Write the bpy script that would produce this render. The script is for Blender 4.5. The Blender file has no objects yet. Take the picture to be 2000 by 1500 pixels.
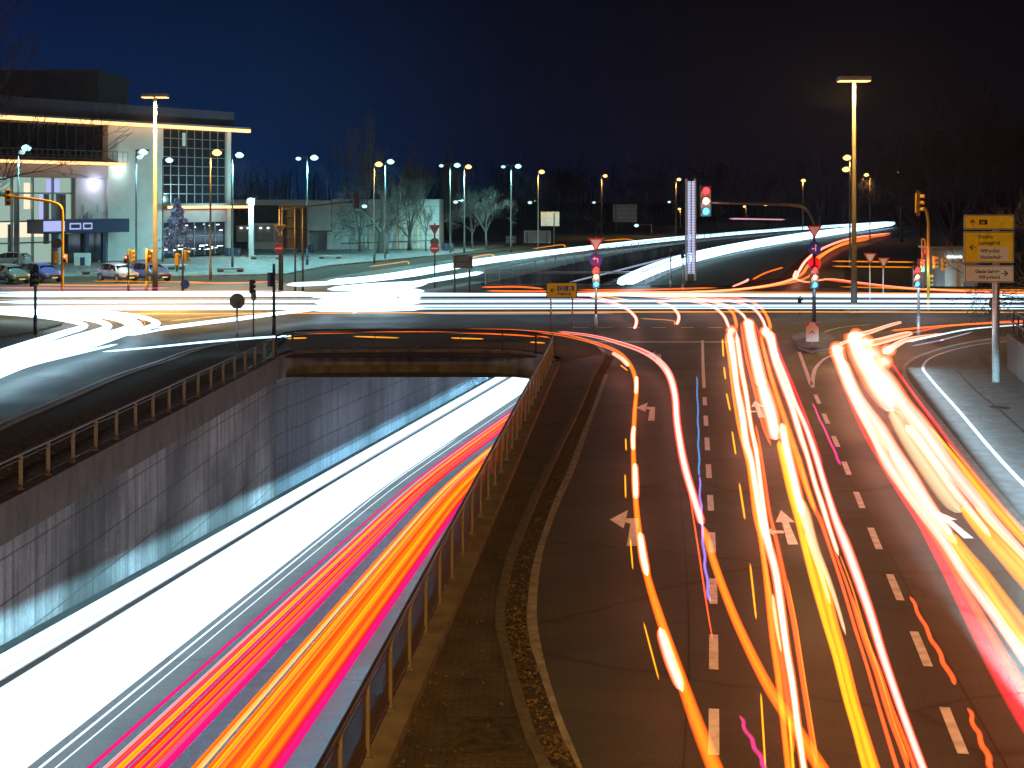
import bpy, bmesh, math, random
from mathutils import Vector, Matrix
from mathutils.geometry import delaunay_2d_cdt
random.seed(7)
SC = bpy.context.scene
COL = SC.collection
F, H, HY = 2600.0, 7.0, 390.0            # focal length in photo pixels, camera height, horizon row

# ------------------------------------------------------------------ camera
cam = bpy.data.cameras.new('camera'); cam_o = bpy.data.objects.new('camera', cam); COL.objects.link(cam_o)
cam_o.location = (0, 0, H); cam_o.rotation_euler = (math.radians(90), 0, 0)
cam.sensor_width = 36; cam.lens = 36 * F / 2000; cam.shift_y = -(750 - HY) / 2000
cam.clip_start = 0.5; cam.clip_end = 4000
SC.camera = cam_o

# ------------------------------------------------------------------ world (night sky, city glow low on the left)
world = bpy.data.worlds.new('World'); SC.world = world; world.use_nodes = True
nt = world.node_tree; N = nt.nodes; L = nt.links
bg = N['Background']
sky = N.new('ShaderNodeTexSky'); sky.sky_type = 'NISHITA'; sky.sun_disc = False
sky.sun_elevation = math.radians(-4); sky.sun_rotation = math.radians(-60)
tc = N.new('ShaderNodeTexCoord'); sep = N.new('ShaderNodeSeparateXYZ'); L.new(tc.outputs['Generated'], sep.inputs[0])
rx = N.new('ShaderNodeValToRGB'); mr = N.new('ShaderNodeMapRange')
mr.inputs['From Min'].default_value = -.36; mr.inputs['From Max'].default_value = .36
L.new(sep.outputs['X'], mr.inputs['Value']); L.new(mr.outputs[0], rx.inputs[0])
cr = rx.color_ramp
cr.elements[0].position = 0; cr.elements[0].color = (.0012, .013, .060, 1)
cr.elements[1].position = 1; cr.elements[1].color = (.0024, .0017, .0034, 1)
for p, c in ((.25, (.0010, .012, .046)), (.5, (.0014, .0034, .013)), (.7, (.0024, .0020, .0058))):
    e = cr.elements.new(p); e.color = (*c, 1)
rz = N.new('ShaderNodeValToRGB'); L.new(sep.outputs['Z'], rz.inputs[0])
rz.color_ramp.elements[0].position = 0; rz.color_ramp.elements[0].color = (1.5, 1.5, 1.5, 1)
rz.color_ramp.elements[1].position = .16; rz.color_ramp.elements[1].color = (.55, .50, .60, 1)
mul = N.new('ShaderNodeMix'); mul.data_type = 'RGBA'; mul.blend_type = 'MULTIPLY'; mul.inputs['Factor'].default_value = 1
L.new(rx.outputs[0], mul.inputs['A']); L.new(rz.outputs[0], mul.inputs['B'])
add = N.new('ShaderNodeMix'); add.data_type = 'RGBA'; add.blend_type = 'ADD'; add.inputs['Factor'].default_value = .02
L.new(mul.outputs['Result'], add.inputs['A']); L.new(sky.outputs[0], add.inputs['B'])
L.new(add.outputs['Result'], bg.inputs['Color']); bg.inputs['Strength'].default_value = 1.0

SC.view_settings.view_transform = 'Standard'; SC.view_settings.look = 'None'
SC.view_settings.exposure = 0; SC.view_settings.gamma = 1; SC.view_settings.use_curve_mapping = False
cy = SC.cycles
cy.use_denoising = True; cy.max_bounces = 5; cy.diffuse_bounces = 2; cy.glossy_bounces = 3
cy.transparent_max_bounces = 40; cy.sample_clamp_indirect = 4; cy.caustics_reflective = False; cy.caustics_refractive = False
cy.use_light_tree = True

# ------------------------------------------------------------------ helpers
def W(px, py, z=0.0):
    """the point of the horizontal plane at height z under a photo pixel"""
    Y = F * (H - z) / (py - HY)
    return Vector(((px - 1000) * Y / F, Y, z))
def AT(px, py, Y):
    return Vector(((px - 1000) * Y / F, Y, H - (py - HY) * Y / F))
def wx(px, Y): return (px - 1000) * Y / F
def wz(py, Y): return H - (py - HY) * Y / F

def catmull(pts, n=6):
    pts = [Vector(p) for p in pts]
    if len(pts) < 3: return pts
    P = [pts[0] * 2 - pts[1]] + pts + [pts[-1] * 2 - pts[-2]]
    out = []
    for i in range(1, len(P) - 2):
        a, b, c, d = P[i-1], P[i], P[i+1], P[i+2]
        for k in range(n):
            t = k / n
            out.append(.5 * ((2*b) + (c-a)*t + (2*a-5*b+4*c-d)*t*t + (3*b-a-3*c+d)*t*t*t))
    out.append(pts[-1])
    return out

class MB:
    def __init__(s): s.v = []; s.f = []; s.u = []; s.mi = []
    def add(s, vs, fs, mi=0):
        o = len(s.v); s.v += [tuple(v) for v in vs]
        for f in fs: s.f.append([o + i for i in f]); s.mi.append(mi)
        return s
    def box(s, c, size, rot=0.0, mi=0):
        x, y, z = [d / 2 for d in size]; c = Vector(c); R = Matrix.Rotation(rot, 3, 'Z')
        vs = [c + R @ Vector((a*x, b*y, d*z)) for a in (-1, 1) for b in (-1, 1) for d in (-1, 1)]
        return s.add(vs, [(0,1,3,2),(4,6,7,5),(0,4,5,1),(2,3,7,6),(0,2,6,4),(1,5,7,3)], mi)
    def bb(s, lo, hi, mi=0):
        return s.box([(a+b)/2 for a, b in zip(lo, hi)], [abs(b-a) for a, b in zip(lo, hi)], 0, mi)
    def beam(s, p0, p1, w, h, mi=0):
        p0, p1 = Vector(p0), Vector(p1); d = (p1-p0).normalized()
        up = Vector((0,0,1)) if abs(d.z) < .95 else Vector((0,1,0))
        a = d.cross(up).normalized() * w/2; b = a.cross(d).normalized() * h/2
        vs = [p + x*a + y*b for p in (p0, p1) for x, y in ((-1,-1),(1,-1),(1,1),(-1,1))]
        return s.add(vs, [(0,1,2,3)[::-1],(4,5,6,7),(0,1,5,4),(1,2,6,5),(2,3,7,6),(3,0,4,7)], mi)
    def tube(s, pts, r, n=8, b=None, cap=True, mi=0):
        """round (or, with b, flattened) tube along pts; records the sideways coordinate of each vertex"""
        pts = [Vector(p) for p in pts]; m = len(pts)
        rs = r if isinstance(r, (list, tuple)) else [r]*m
        o = len(s.v); s.u += [0]*(o - len(s.u))
        side0 = None
        for i, p in enumerate(pts):
            t = (pts[min(i+1, m-1)] - pts[max(i-1, 0)])
            if t.length < 1e-9: t = Vector((0,1,0))
            t.normalize()
            up = Vector((0,0,1)) if abs(t.z) < .97 else Vector((0,1,0))
            sd = t.cross(up).normalized()
            if side0 is not None and sd.dot(side0) < 0 and abs(t.z) > .9: sd = -sd
            side0 = sd; uu = sd.cross(t).normalized()
            for k in range(n):
                a = 2*math.pi*k/n
                bb_ = rs[i] if b is None else min(b, rs[i])
                s.v.append(tuple(p + sd*math.cos(a)*rs[i] + uu*math.sin(a)*bb_)); s.u.append(math.cos(a))
        for i in range(m-1):
            for k in range(n):
                k2 = (k+1) % n
                s.f.append([o+i*n+k, o+i*n+k2, o+(i+1)*n+k2, o+(i+1)*n+k]); s.mi.append(mi)
        if cap:
            s.f.append([o+k for k in range(n)][::-1]); s.mi.append(mi)
            s.f.append([o+(m-1)*n+k for k in range(n)]); s.mi.append(mi)
        return s
    def lathe(s, prof, c=(0,0,0), n=16, axis='Z', mi=0):
        o = len(s.v); c = Vector(c); m = len(prof)
        for r, h in prof:
            for k in range(n):
                a = 2*math.pi*k/n; x, y = r*math.cos(a), r*math.sin(a)
                q = (x, y, h) if axis == 'Z' else ((x, h, y) if axis == 'Y' else (h, x, y))
                s.v.append(tuple(c + Vector(q)))
        for i in range(m-1):
            for k in range(n):
                k2 = (k+1) % n
                s.f.append([o+i*n+k, o+i*n+k2, o+(i+1)*n+k2, o+(i+1)*n+k]); s.mi.append(mi)
        s.f.append([o+k for k in range(n)][::-1]); s.mi.append(mi)
        s.f.append([o+(m-1)*n+k for k in range(n)]); s.mi.append(mi)
        return s
    def prism(s, poly, z0, z1, mi=0):
        n = len(poly); vs = [(p[0], p[1], z0) for p in poly] + [(p[0], p[1], z1) for p in poly]
        area = sum(poly[i][0]*poly[(i+1)%n][1]-poly[(i+1)%n][0]*poly[i][1] for i in range(n))
        f = [list(range(n))[::-1], list(range(n, 2*n))] + [[i, (i+1)%n, n+(i+1)%n, n+i] for i in range(n)]
        if area < 0: f = [q[::-1] for q in f]
        return s.add(vs, f, mi)
    def plate(s, poly, y0, y1, mi=0):
        """polygon in the x-z plane, thick in y"""
        n = len(poly); vs = [(p[0], y0, p[1]) for p in poly] + [(p[0], y1, p[1]) for p in poly]
        return s.add(vs, [list(range(n)), list(range(n, 2*n))[::-1]] + [[(i+1)%n, i, n+i, n+(i+1)%n] for i in range(n)], mi)
    def strip(s, left, right, mi=0):
        n = len(left)
        return s.add(list(left)+list(right), [[i, n+i, n+i+1, i+1] for i in range(n-1)], mi)
    def build(s, name, mat, parent=None, smooth=False, bevel=0):
        me = bpy.data.meshes.new(name); me.from_pydata(s.v, [], s.f)
        mats = mat if isinstance(mat, (list, tuple)) else [mat]
        for m in mats: me.materials.append(m)
        if len(mats) > 1: me.polygons.foreach_set('material_index', s.mi)
        if s.u and len(s.u) == len(s.v):
            at = me.attributes.new('side', 'FLOAT', 'POINT'); at.data.foreach_set('value', s.u)
        bm = bmesh.new(); bm.from_mesh(me); bmesh.ops.recalc_face_normals(bm, faces=bm.faces); bm.to_mesh(me); bm.free()
        if smooth:
            me.polygons.foreach_set('use_smooth', [True]*len(me.polygons))
        o = bpy.data.objects.new(name, me); COL.objects.link(o)
        if parent: o.parent = parent
        if bevel:
            b = o.modifiers.new('bevel', 'BEVEL'); b.width = bevel; b.segments = 2; b.limit_method = 'ANGLE'
        return o

def tag(o, label=None, cat=None, group=None, kind=None):
    if label: o['label'] = label
    if cat: o['category'] = cat
    if group: o['group'] = group
    if kind: o['kind'] = kind
    return o
def thing(name, label, cat, loc=(0,0,0), rot=0, group=None):
    o = bpy.data.objects.new(name, None); COL.objects.link(o); o.location = loc; o.rotation_euler = (0,0,rot)
    o.empty_display_size = .3
    return tag(o, label, cat, group)
def struct(name, mb, mat, label=None):
    return tag(mb.build(name, mat), label, None, None, 'structure')
def copy_thing(o, loc, rot=0, label=None, scale=None, parent=None):
    c = o.copy(); COL.objects.link(c)
    if parent is None:
        c.location = loc; c.rotation_euler = (0,0,rot)
        if label: c['label'] = label
        if scale: c.scale = scale if isinstance(scale, (tuple, list)) else (scale,)*3
    else: c.parent = parent
    for ch in list(o.children): copy_thing(ch, None, parent=c)
    return c

# ------------------------------------------------------------------ materials
def base_mat(name):
    m = bpy.data.materials.new(name); m.use_nodes = True
    return m, m.node_tree.nodes, m.node_tree.links, m.node_tree.nodes['Principled BSDF']
def mat(name, col, rough=.6, metal=0, noise=.0, scale=8, bump=0, spec=None, stretch=None):
    m, N, L, b = base_mat(name)
    b.inputs['Roughness'].default_value = rough; b.inputs['Metallic'].default_value = metal
    b.inputs['Base Color'].default_value = (*col, 1)
    if spec is not None: b.inputs['Specular IOR Level'].default_value = spec
    if noise or bump:
        t = N.new('ShaderNodeTexCoord'); mp = N.new('ShaderNodeMapping'); L.new(t.outputs['Object'], mp.inputs[0])
        if stretch: mp.inputs['Scale'].default_value = stretch
        n = N.new('ShaderNodeTexNoise'); n.inputs['Scale'].default_value = scale; n.inputs['Detail'].default_value = 6
        L.new(mp.outputs[0], n.inputs['Vector'])
        r = N.new('ShaderNodeMapRange'); r.inputs['From Min'].default_value = .25; r.inputs['From Max'].default_value = .75
        r.inputs['To Min'].default_value = 1-noise; r.inputs['To Max'].default_value = 1+noise
        L.new(n.outputs['Fac'], r.inputs['Value'])
        x = N.new('ShaderNodeVectorMath'); x.operation = 'SCALE'; x.inputs[0].default_value = col
        L.new(r.outputs[0], x.inputs['Scale']); L.new(x.outputs[0], b.inputs['Base Color'])
        if bump:
            bp = N.new('ShaderNodeBump'); bp.inputs['Strength'].default_value = bump; bp.inputs['Distance'].default_value = .01
            L.new(n.outputs['Fac'], bp.inputs['Height']); L.new(bp.outputs[0], b.inputs['Normal'])
    return m
def emit(name, col, s):
    m, N, L, b = base_mat(name); N.remove(b)
    e = N.new('ShaderNodeEmission'); e.inputs[0].default_value = (*col, 1); e.inputs[1].default_value = s
    L.new(e.outputs[0], N['Material Output'].inputs[0]); return m
def trail_mat(name, core, edge, soft=False):
    """light of a lamp drawn out along its way: hot middle, coloured rim (by the sideways coordinate of the strand)"""
    m, N, L, b = base_mat(name); N.remove(b)
    a = N.new('ShaderNodeAttribute'); a.attribute_name = 'side'
    ab = N.new('ShaderNodeMath'); ab.operation = 'ABSOLUTE'; L.new(a.outputs['Fac'], ab.inputs[0])
    mx = N.new('ShaderNodeMix'); mx.data_type = 'RGBA'
    r = N.new('ShaderNodeMapRange'); r.interpolation_type = 'SMOOTHSTEP'
    r.inputs['From Min'].default_value = .35; r.inputs['From Max'].default_value = .95
    L.new(ab.outputs[0], r.inputs['Value']); L.new(r.outputs[0], mx.inputs['Factor'])
    mx.inputs['A'].default_value = (*core, 1); mx.inputs['B'].default_value = (*edge, 1)
    # light adds to what lies behind it and blocks nothing, so emission and transparency are added
    e = N.new('ShaderNodeEmission'); e.inputs[1].default_value = .5; L.new(mx.outputs['Result'], e.inputs[0])
    tr = N.new('ShaderNodeBsdfTransparent'); ad = N.new('ShaderNodeAddShader'); L.new(e.outputs[0], ad.inputs[0]); L.new(tr.outputs[0], ad.inputs[1])
    L.new(ad.outputs[0], N['Material Output'].inputs[0])
    if soft:        # the rim thins out
        a2 = N.new('ShaderNodeMapRange'); a2.interpolation_type = 'SMOOTHSTEP'
        a2.inputs['From Min'].default_value = .60; a2.inputs['From Max'].default_value = 1.0; a2.inputs['To Min'].default_value = .5; a2.inputs['To Max'].default_value = 0
        L.new(ab.outputs[0], a2.inputs['Value']); L.new(a2.outputs[0], e.inputs[1])
        r.inputs['From Min'].default_value = .30; r.inputs['From Max'].default_value = .72
        if 'under' in name:         # dense bundles of the underpass: the rim thins, the core is solid light
            e.inputs[1].default_value = 1; L.remove(e.inputs[1].links[0]); a2.inputs['To Min'].default_value = 1
            ms = N.new('ShaderNodeMixShader'); L.new(a2.outputs[0], ms.inputs[0]); L.new(tr.outputs[0], ms.inputs[1]); L.new(e.outputs[0], ms.inputs[2]); L.new(ms.outputs[0], N['Material Output'].inputs[0])
    return m

def asphalt_mat(name, c0, rough=.5):
    m, N, L, b = base_mat(name)
    t = N.new('ShaderNodeTexCoord')
    n1 = N.new('ShaderNodeTexNoise'); n1.inputs['Scale'].default_value = 24; n1.inputs['Detail'].default_value = 8; n1.inputs['Roughness'].default_value = .75
    n2 = N.new('ShaderNodeTexNoise'); n2.inputs['Scale'].default_value = .35; n2.inputs['Detail'].default_value = 5
    mp = N.new('ShaderNodeMapping'); mp.inputs['Scale'].default_value = (.5, 2.6, 1); n3 = N.new('ShaderNodeTexNoise')
    n3.inputs['Scale'].default_value = 1.0; n3.inputs['Detail'].default_value = 4
    vo = N.new('ShaderNodeTexVoronoi'); vo.inputs['Scale'].default_value = 70
    for n in (n1, n2, vo): L.new(t.outputs['Object'], n.inputs['Vector'])
    L.new(t.outputs['Object'], mp.inputs[0]); L.new(mp.outputs[0], n3.inputs['Vector'])
    def mrange(src, lo, hi, a=.3, z=.7):
        r = N.new('ShaderNodeMapRange'); r.inputs['From Min'].default_value = a; r.inputs['From Max'].default_value = z
        r.inputs['To Min'].default_value = lo; r.inputs['To Max'].default_value = hi; L.new(src, r.inputs['Value']); return r.outputs[0]
    def mulm(a, c):
        k = N.new('ShaderNodeMath'); k.operation = 'MULTIPLY'; L.new(a, k.inputs[0]); L.new(c, k.inputs[1]); return k.outputs[0]
    f = mulm(mulm(mrange(n1.outputs['Fac'], .35, 1.75), mrange(n2.outputs['Fac'], .7, 1.3)), mrange(n3.outputs['Fac'], .86, 1.12))
    ve = N.new('ShaderNodeTexVoronoi'); ve.feature = 'DISTANCE_TO_EDGE'; ve.inputs['Scale'].default_value = .22
    nd = N.new('ShaderNodeTexNoise'); nd.inputs['Scale'].default_value = 1.1; nd.inputs['Detail'].default_value = 6; L.new(t.outputs['Object'], nd.inputs['Vector'])
    wv = N.new('ShaderNodeMix'); wv.data_type = 'VECTOR'; wv.inputs['Factor'].default_value = .35; L.new(t.outputs['Object'], wv.inputs['A']); L.new(nd.outputs['Color'], wv.inputs['B']); L.new(wv.outputs['Result'], ve.inputs['Vector'])
    f = mulm(f, mrange(ve.outputs['Distance'], .45, 1.0, .0, .012))
    vp = N.new('ShaderNodeTexVoronoi'); vp.inputs['Scale'].default_value = .16; L.new(t.outputs['Object'], vp.inputs['Vector'])
    sp = N.new('ShaderNodeSeparateColor'); L.new(vp.outputs['Color'], sp.inputs[0]); f = mulm(f, mrange(sp.outputs[0], .80, 1.16, 0, 1))
    x = N.new('ShaderNodeVectorMath'); x.operation = 'SCALE'; x.inputs[0].default_value = c0; L.new(f, x.inputs['Scale'])
    L.new(x.outputs[0], b.inputs['Base Color'])
    L.new(mrange(n2.outputs['Fac'], rough-.1, rough+.14), b.inputs['Roughness'])
    bp = N.new('ShaderNodeBump'); bp.inputs['Strength'].default_value = .6; bp.inputs['Distance'].default_value = .008
    L.new(vo.outputs['Distance'], bp.inputs['Height']); L.new(bp.outputs[0], b.inputs['Normal'])
    return m

def concrete_wall_mat(name, c0, jy=6.9, jz=1.05, z0=-1.3, y0=36.4, stain=.8):
    m, N, L, b = base_mat(name); b.inputs['Roughness'].default_value = .75
    t = N.new('ShaderNodeTexCoord'); s = N.new('ShaderNodeSeparateXYZ'); L.new(t.outputs['Object'], s.inputs[0])
    def M(op, a, c=None, d=None):
        k = N.new('ShaderNodeMath'); k.operation = op
        for i, q in enumerate((a, c, d)):
            if q is None: continue
            if hasattr(q, 'links'): L.new(q, k.inputs[i])
            else: k.inputs[i].default_value = q
        return k.outputs[0]
    def line(src, off, per, w):
        fr = M('FRACT', M('DIVIDE', M('SUBTRACT', src, off), per))
        d = M('MULTIPLY', M('MINIMUM', fr, M('SUBTRACT', 1.0, fr)), per)
        return M('SUBTRACT', 1.0, M('MINIMUM', M('DIVIDE', d, w), 1.0))
    ln = M('MAXIMUM', line(s.outputs['Y'], y0, jy, .06), line(s.outputs['Z'], z0, jz, .035))
    mp = N.new('ShaderNodeMapping'); mp.inputs['Scale'].default_value = (1, 1, .13); L.new(t.outputs['Object'], mp.inputs[0])
    n1 = N.new('ShaderNodeTexNoise'); n1.inputs['Scale'].default_value = 2.6; n1.inputs['Detail'].default_value = 5; L.new(mp.outputs[0], n1.inputs[0])
    n2 = N.new('ShaderNodeTexNoise'); n2.inputs['Scale'].default_value = .22; n2.inputs['Detail'].default_value = 5; L.new(t.outputs['Object'], n2.inputs[0])
    n3 = N.new('ShaderNodeTexNoise'); n3.inputs['Scale'].default_value = 9; n3.inputs['Detail'].default_value = 8; L.new(t.outputs['Object'], n3.inputs[0])
    def R(src, a, z, lo, hi):
        r = N.new('ShaderNodeMapRange'); L.new(src, r.inputs['Value'])
        for q, w in zip(('From Min','From Max','To Min','To Max'), (a, z, lo, hi)): r.inputs[q].default_value = w
        return r.outputs[0]
    f = M('MULTIPLY', R(n1.outputs['Fac'], .35, .65, 1-.42*stain, 1.15), R(n2.outputs['Fac'], .40, .60, 1-.85*stain, 1.35))
    f = M('MULTIPLY', f, R(n3.outputs['Fac'], .3, .7, .8, 1.2))
    f = M('MULTIPLY', f, M('SUBTRACT', 1.0, M('MULTIPLY', ln, .8)))
    m4 = N.new('ShaderNodeMapping'); m4.inputs['Scale'].default_value = (1, 1.6, .045); L.new(t.outputs['Object'], m4.inputs[0])
    n4 = N.new('ShaderNodeTexNoise'); n4.inputs['Scale'].default_value = 3.2; n4.inputs['Detail'].default_value = 8; n4.inputs['Roughness'].default_value = .7; L.new(m4.outputs[0], n4.inputs[0])
    f = M('MULTIPLY', f, R(n4.outputs['Fac'], .50, .60, 1.08, 1-.55*stain))
    x = N.new('ShaderNodeVectorMath'); x.operation = 'SCALE'; x.inputs[0].default_value = c0; L.new(f, x.inputs['Scale'])
    L.new(x.outputs[0], b.inputs['Base Color'])
    bp = N.new('ShaderNodeBump'); bp.inputs['Strength'].default_value = .6; bp.inputs['Distance'].default_value = .02
    hgt = M('SUBTRACT', M('MULTIPLY', n3.outputs['Fac'], .3), ln); L.new(hgt, bp.inputs['Height']); L.new(bp.outputs[0], b.inputs['Normal'])
    return m

def brick_mat(name, c1, c2, mortar, scale=1, w=.2, h=.1, rough=.7):
    m, N, L, b = base_mat(name); b.inputs['Roughness'].default_value = rough
    t = N.new('ShaderNodeTexCoord'); k = N.new('ShaderNodeTexBrick'); L.new(t.outputs['Object'], k.inputs['Vector'])
    k.inputs['Color1'].default_value = (*c1, 1); k.inputs['Color2'].default_value = (*c2, 1); k.inputs['Mortar'].default_value = (*mortar, 1)
    k.inputs['Scale'].default_value = scale; k.inputs['Brick Width'].default_value = w; k.inputs['Row Height'].default_value = h
    k.inputs['Mortar Size'].default_value = .008
    n = N.new('ShaderNodeTexNoise'); n.inputs['Scale'].default_value = 1.4; n.inputs['Detail'].default_value = 8; L.new(t.outputs['Object'], n.inputs[0])
    r = N.new('ShaderNodeMapRange'); r.inputs['From Min'].default_value = .3; r.inputs['From Max'].default_value = .7
    r.inputs['To Min'].default_value = .55; r.inputs['To Max'].default_value = 1.35; L.new(n.outputs['Fac'], r.inputs['Value'])
    x = N.new('ShaderNodeVectorMath'); x.operation = 'SCALE'; L.new(k.outputs['Color'], x.inputs[0]); L.new(r.outputs[0], x.inputs['Scale'])
    L.new(x.outputs[0], b.inputs['Base Color'])
    bp = N.new('ShaderNodeBump'); bp.inputs['Strength'].default_value = .4; bp.inputs['Distance'].default_value = .01; bp.invert = True
    L.new(k.outputs['Fac'], bp.inputs['Height']); L.new(bp.outputs[0], b.inputs['Normal'])
    return m

def grille_mat(name, col, cell=.045, wire=.3):
    """woven wire: holes cut through a metal panel"""
    m, N, L, b = base_mat(name); b.inputs['Base Color'].default_value = (*col, 1); b.inputs['Metallic'].default_value = .5; b.inputs['Roughness'].default_value = .5
    t = N.new('ShaderNodeTexCoord'); s = N.new('ShaderNodeSeparateXYZ'); L.new(t.outputs['Object'], s.inputs[0])
    def M(op, a, c):
        k = N.new('ShaderNodeMath'); k.operation = op
        for i, q in enumerate((a, c)):
            if hasattr(q, 'links'): L.new(q, k.inputs[i])
            else: k.inputs[i].default_value = q
        return k.outputs[0]
    def wr(src): return M('LESS_THAN', M('FRACT', M('DIVIDE', src, cell), 0), wire)
    a = M('MAXIMUM', wr(M('ADD', s.outputs['X'], s.outputs['Y'])), wr(s.outputs['Z']))
    tr = N.new('ShaderNodeBsdfTransparent'); mx = N.new('ShaderNodeMixShader'); L.new(a, mx.inputs[0]); L.new(tr.outputs[0], mx.inputs[1]); L.new(b.outputs[0], mx.inputs[2])
    L.new(mx.outputs[0], N['Material Output'].inputs[0]); return m

M = {}
M['asphalt'] = asphalt_mat('asphalt', (.056, .050, .043), .62)
M['asphalt_dark'] = asphalt_mat('asphalt_underpass', (.078, .088, .096), .55)
M['ground'] = mat('soil', (.035, .030, .020), .95, noise=.6, scale=1.5, bump=.5)
M['grass'] = mat('winter_grass', (.040, .042, .022), .95, noise=.6, scale=3, bump=.8)
M['leaf_soil'] = mat('leaf_litter', (.040, .030, .020), .9, noise=.85, scale=7, bump=1)
M['plaza'] = brick_mat('plaza_slabs', (.26, .27, .27), (.21, .22, .22), (.12, .12, .12), 1, 1.0, .5)
M['paving'] = brick_mat('median_bricks', (.085, .060, .048), (.065, .048, .040), (.03, .025, .02), 1, .2, .1)
M['pavement'] = mat('pavement_asphalt', (.13, .13, .135), .75, noise=.35, scale=2.5, bump=.3)
M['kerb'] = mat('kerb_stone', (.34, .33, .32), .7, noise=.35, scale=6, bump=.3)
M['kerb_dark'] = mat('kerb_stone_dark', (.10, .085, .07), .8, noise=.4, scale=6, bump=.3)
M['paint_worn'] = mat('road_paint_worn', (.26, .24, .21), .7, noise=.5, scale=4)
M['paint'] = mat('road_paint', (.80, .84, .92), .7, noise=.3, scale=5)
M['concrete'] = concrete_wall_mat('concrete_wall', (.15, .132, .142))
M['coping'] = mat('coping_concrete', (.058, .038, .032), .8, noise=.5, scale=2.2, bump=.4, stretch=(1, 1, .5))
M['beam'] = mat('beam_concrete', (.17, .15, .135), .8, noise=.6, scale=1.6, bump=.4, stretch=(1.4, 1, .4))
M['ceiling'] = mat('tunnel_ceiling', (.2, .2, .2), .85, noise=.3, scale=2)
M['rail'] = mat('rail_steel', (.06, .03, .032), .42, metal=.5, noise=.3, scale=12)
M['rail_post'] = mat('rail_post', (.19, .15, .09), .5, metal=.2, noise=.3, scale=20)
M['rail_far'] = mat('rail_galvanised', (.45, .46, .5), .5, metal=.3)
M['grille'] = grille_mat('rail_wire', (.10, .075, .06), .03, .72)
M['steel'] = mat('galvanised_steel', (.42, .43, .43), .45, metal=.6, noise=.25, scale=10)
M['dark_steel'] = mat('dark_steel', (.06, .055, .06), .5, metal=.5)
M['mast'] = mat('mast_paint', (.15, .135, .11), .5, noise=.15, scale=3)
M['lamp_pole'] = mat('lamp_pole', (.13, .13, .13), .5, metal=.2)
M['black'] = mat('black_plastic', (.015, .015, .017), .45)
M['sig_yellow'] = mat('signal_yellow', (.62, .36, .02), .45, noise=.15, scale=12)
M['sign_back'] = mat('sign_back', (.13, .12, .12), .5, metal=.3, noise=.2, scale=6)
M['sign_yellow'] = mat('sign_yellow', (.80, .64, .03), .35, noise=.12, scale=4)
M['sign_white'] = mat('sign_white', (.72, .72, .70), .35, noise=.08, scale=4)
M['sign_black'] = mat('sign_black', (.012, .012, .012), .5)
M['sign_blue'] = mat('sign_blue', (.015, .04, .32), .35)
M['sign_red'] = mat('sign_red', (.55, .02, .02), .35)
M['render_white'] = mat('white_render', (.66, .68, .66), .8, noise=.08, scale=1.2)
M['render_grey'] = mat('grey_cladding', (.30, .30, .33), .7, noise=.15, scale=.8)
M['glass_dark'] = mat('dark_glass', (.012, .018, .03), .08, spec=.6)
M['mullion'] = mat('mullion', (.30, .34, .36), .4, metal=.5)
M['navy'] = mat('navy_panel', (.02, .05, .14), .4)
M['wood'] = mat('bench_wood', (.10, .06, .04), .7, noise=.4, scale=8, stretch=(1, 10, 1))
M['bark'] = mat('bark', (.14, .13, .115), .9, noise=.4, scale=10)
M['bark_purple'] = mat('bark_dark', (.055, .04, .055), .95, noise=.3, scale=8)
M['needles'] = mat('leaf_plum', (.22, .15, .26), .8, noise=.5, scale=3)
M['tyre'] = mat('tyre', (.02, .02, .02), .8)
M['rim'] = mat('alloy_rim', (.65, .66, .68), .3, metal=.7)
M['leaf'] = mat('fallen_leaf', (.13, .085, .05), .7, noise=.6, scale=9)

# ------------------------------------------------------------------ the underpass in plan
def XL(Y):                       # face of the left retaining wall
    return -11.77 + .0488*(Y-30.6) if Y <= 58.7 else -10.4 + .226*(Y-58.7)
def XC(Y): return .247 + .0875*(Y-35.7)            # outer edge of the right coping
def XR(Y): return XC(Y) - .5
def FL(Y):                       # floor of the near ramp and the tunnel
    z = -.34 - .1*Y
    return min(0, z) if Y < 55 else max(z, -6.2) if Y < 58.7 else -6.2
def U(px, py, dz):               # point dz above the underpass floor under a photo pixel
    lo, hi = 8.0, 140.0
    for _ in range(60):
        m = (lo+hi)/2
        if H - (py-HY)*m/F > FL(m)+dz: lo = m
        else: hi = m
    return AT(px, py, lo)
PORT = 59.3                      # the portal across the ramp
YN = -14.0
near_hole = [(XL(YN), YN), (XR(YN), YN), (XR(PORT), PORT), (XL(58.7)-.0, PORT)]
far_hole = [tuple(W(*p).xy) for p in ((948,556),(1180,556),(1280,515),(1420,484),(1500,470),(1440,466),(1337,477),(1164,507))]

def sheet(outer, holes, z, name, m, extra=None):
    pts = []; edges = []
    for poly in [outer] + holes:
        o = len(pts); pts += [Vector(p) for p in poly]
        edges += [(o+i, o+(i+1) % len(poly)) for i in range(len(poly))]
    v, e, f, *_ = delaunay_2d_cdt(pts, edges, [], 0, 1e-5)
    def inside(p, poly):
        r = False; n = len(poly)
        for i in range(n):
            a, b = poly[i], poly[(i+1) % n]
            if (a[1] > p[1]) != (b[1] > p[1]) and p[0] < (b[0]-a[0])*(p[1]-a[1])/(b[1]-a[1])+a[0]: r = not r
        return r
    mb = MB(); ff = []
    for q in f:
        c = (sum(v[i].x for i in q)/len(q), sum(v[i].y for i in q)/len(q))
        if inside(c, outer) and not any(inside(c, h) for h in holes):
            ff.append(q)
    mb.add([(p.x, p.y, z) for p in v], ff)
    return struct(name, mb, m)

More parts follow.
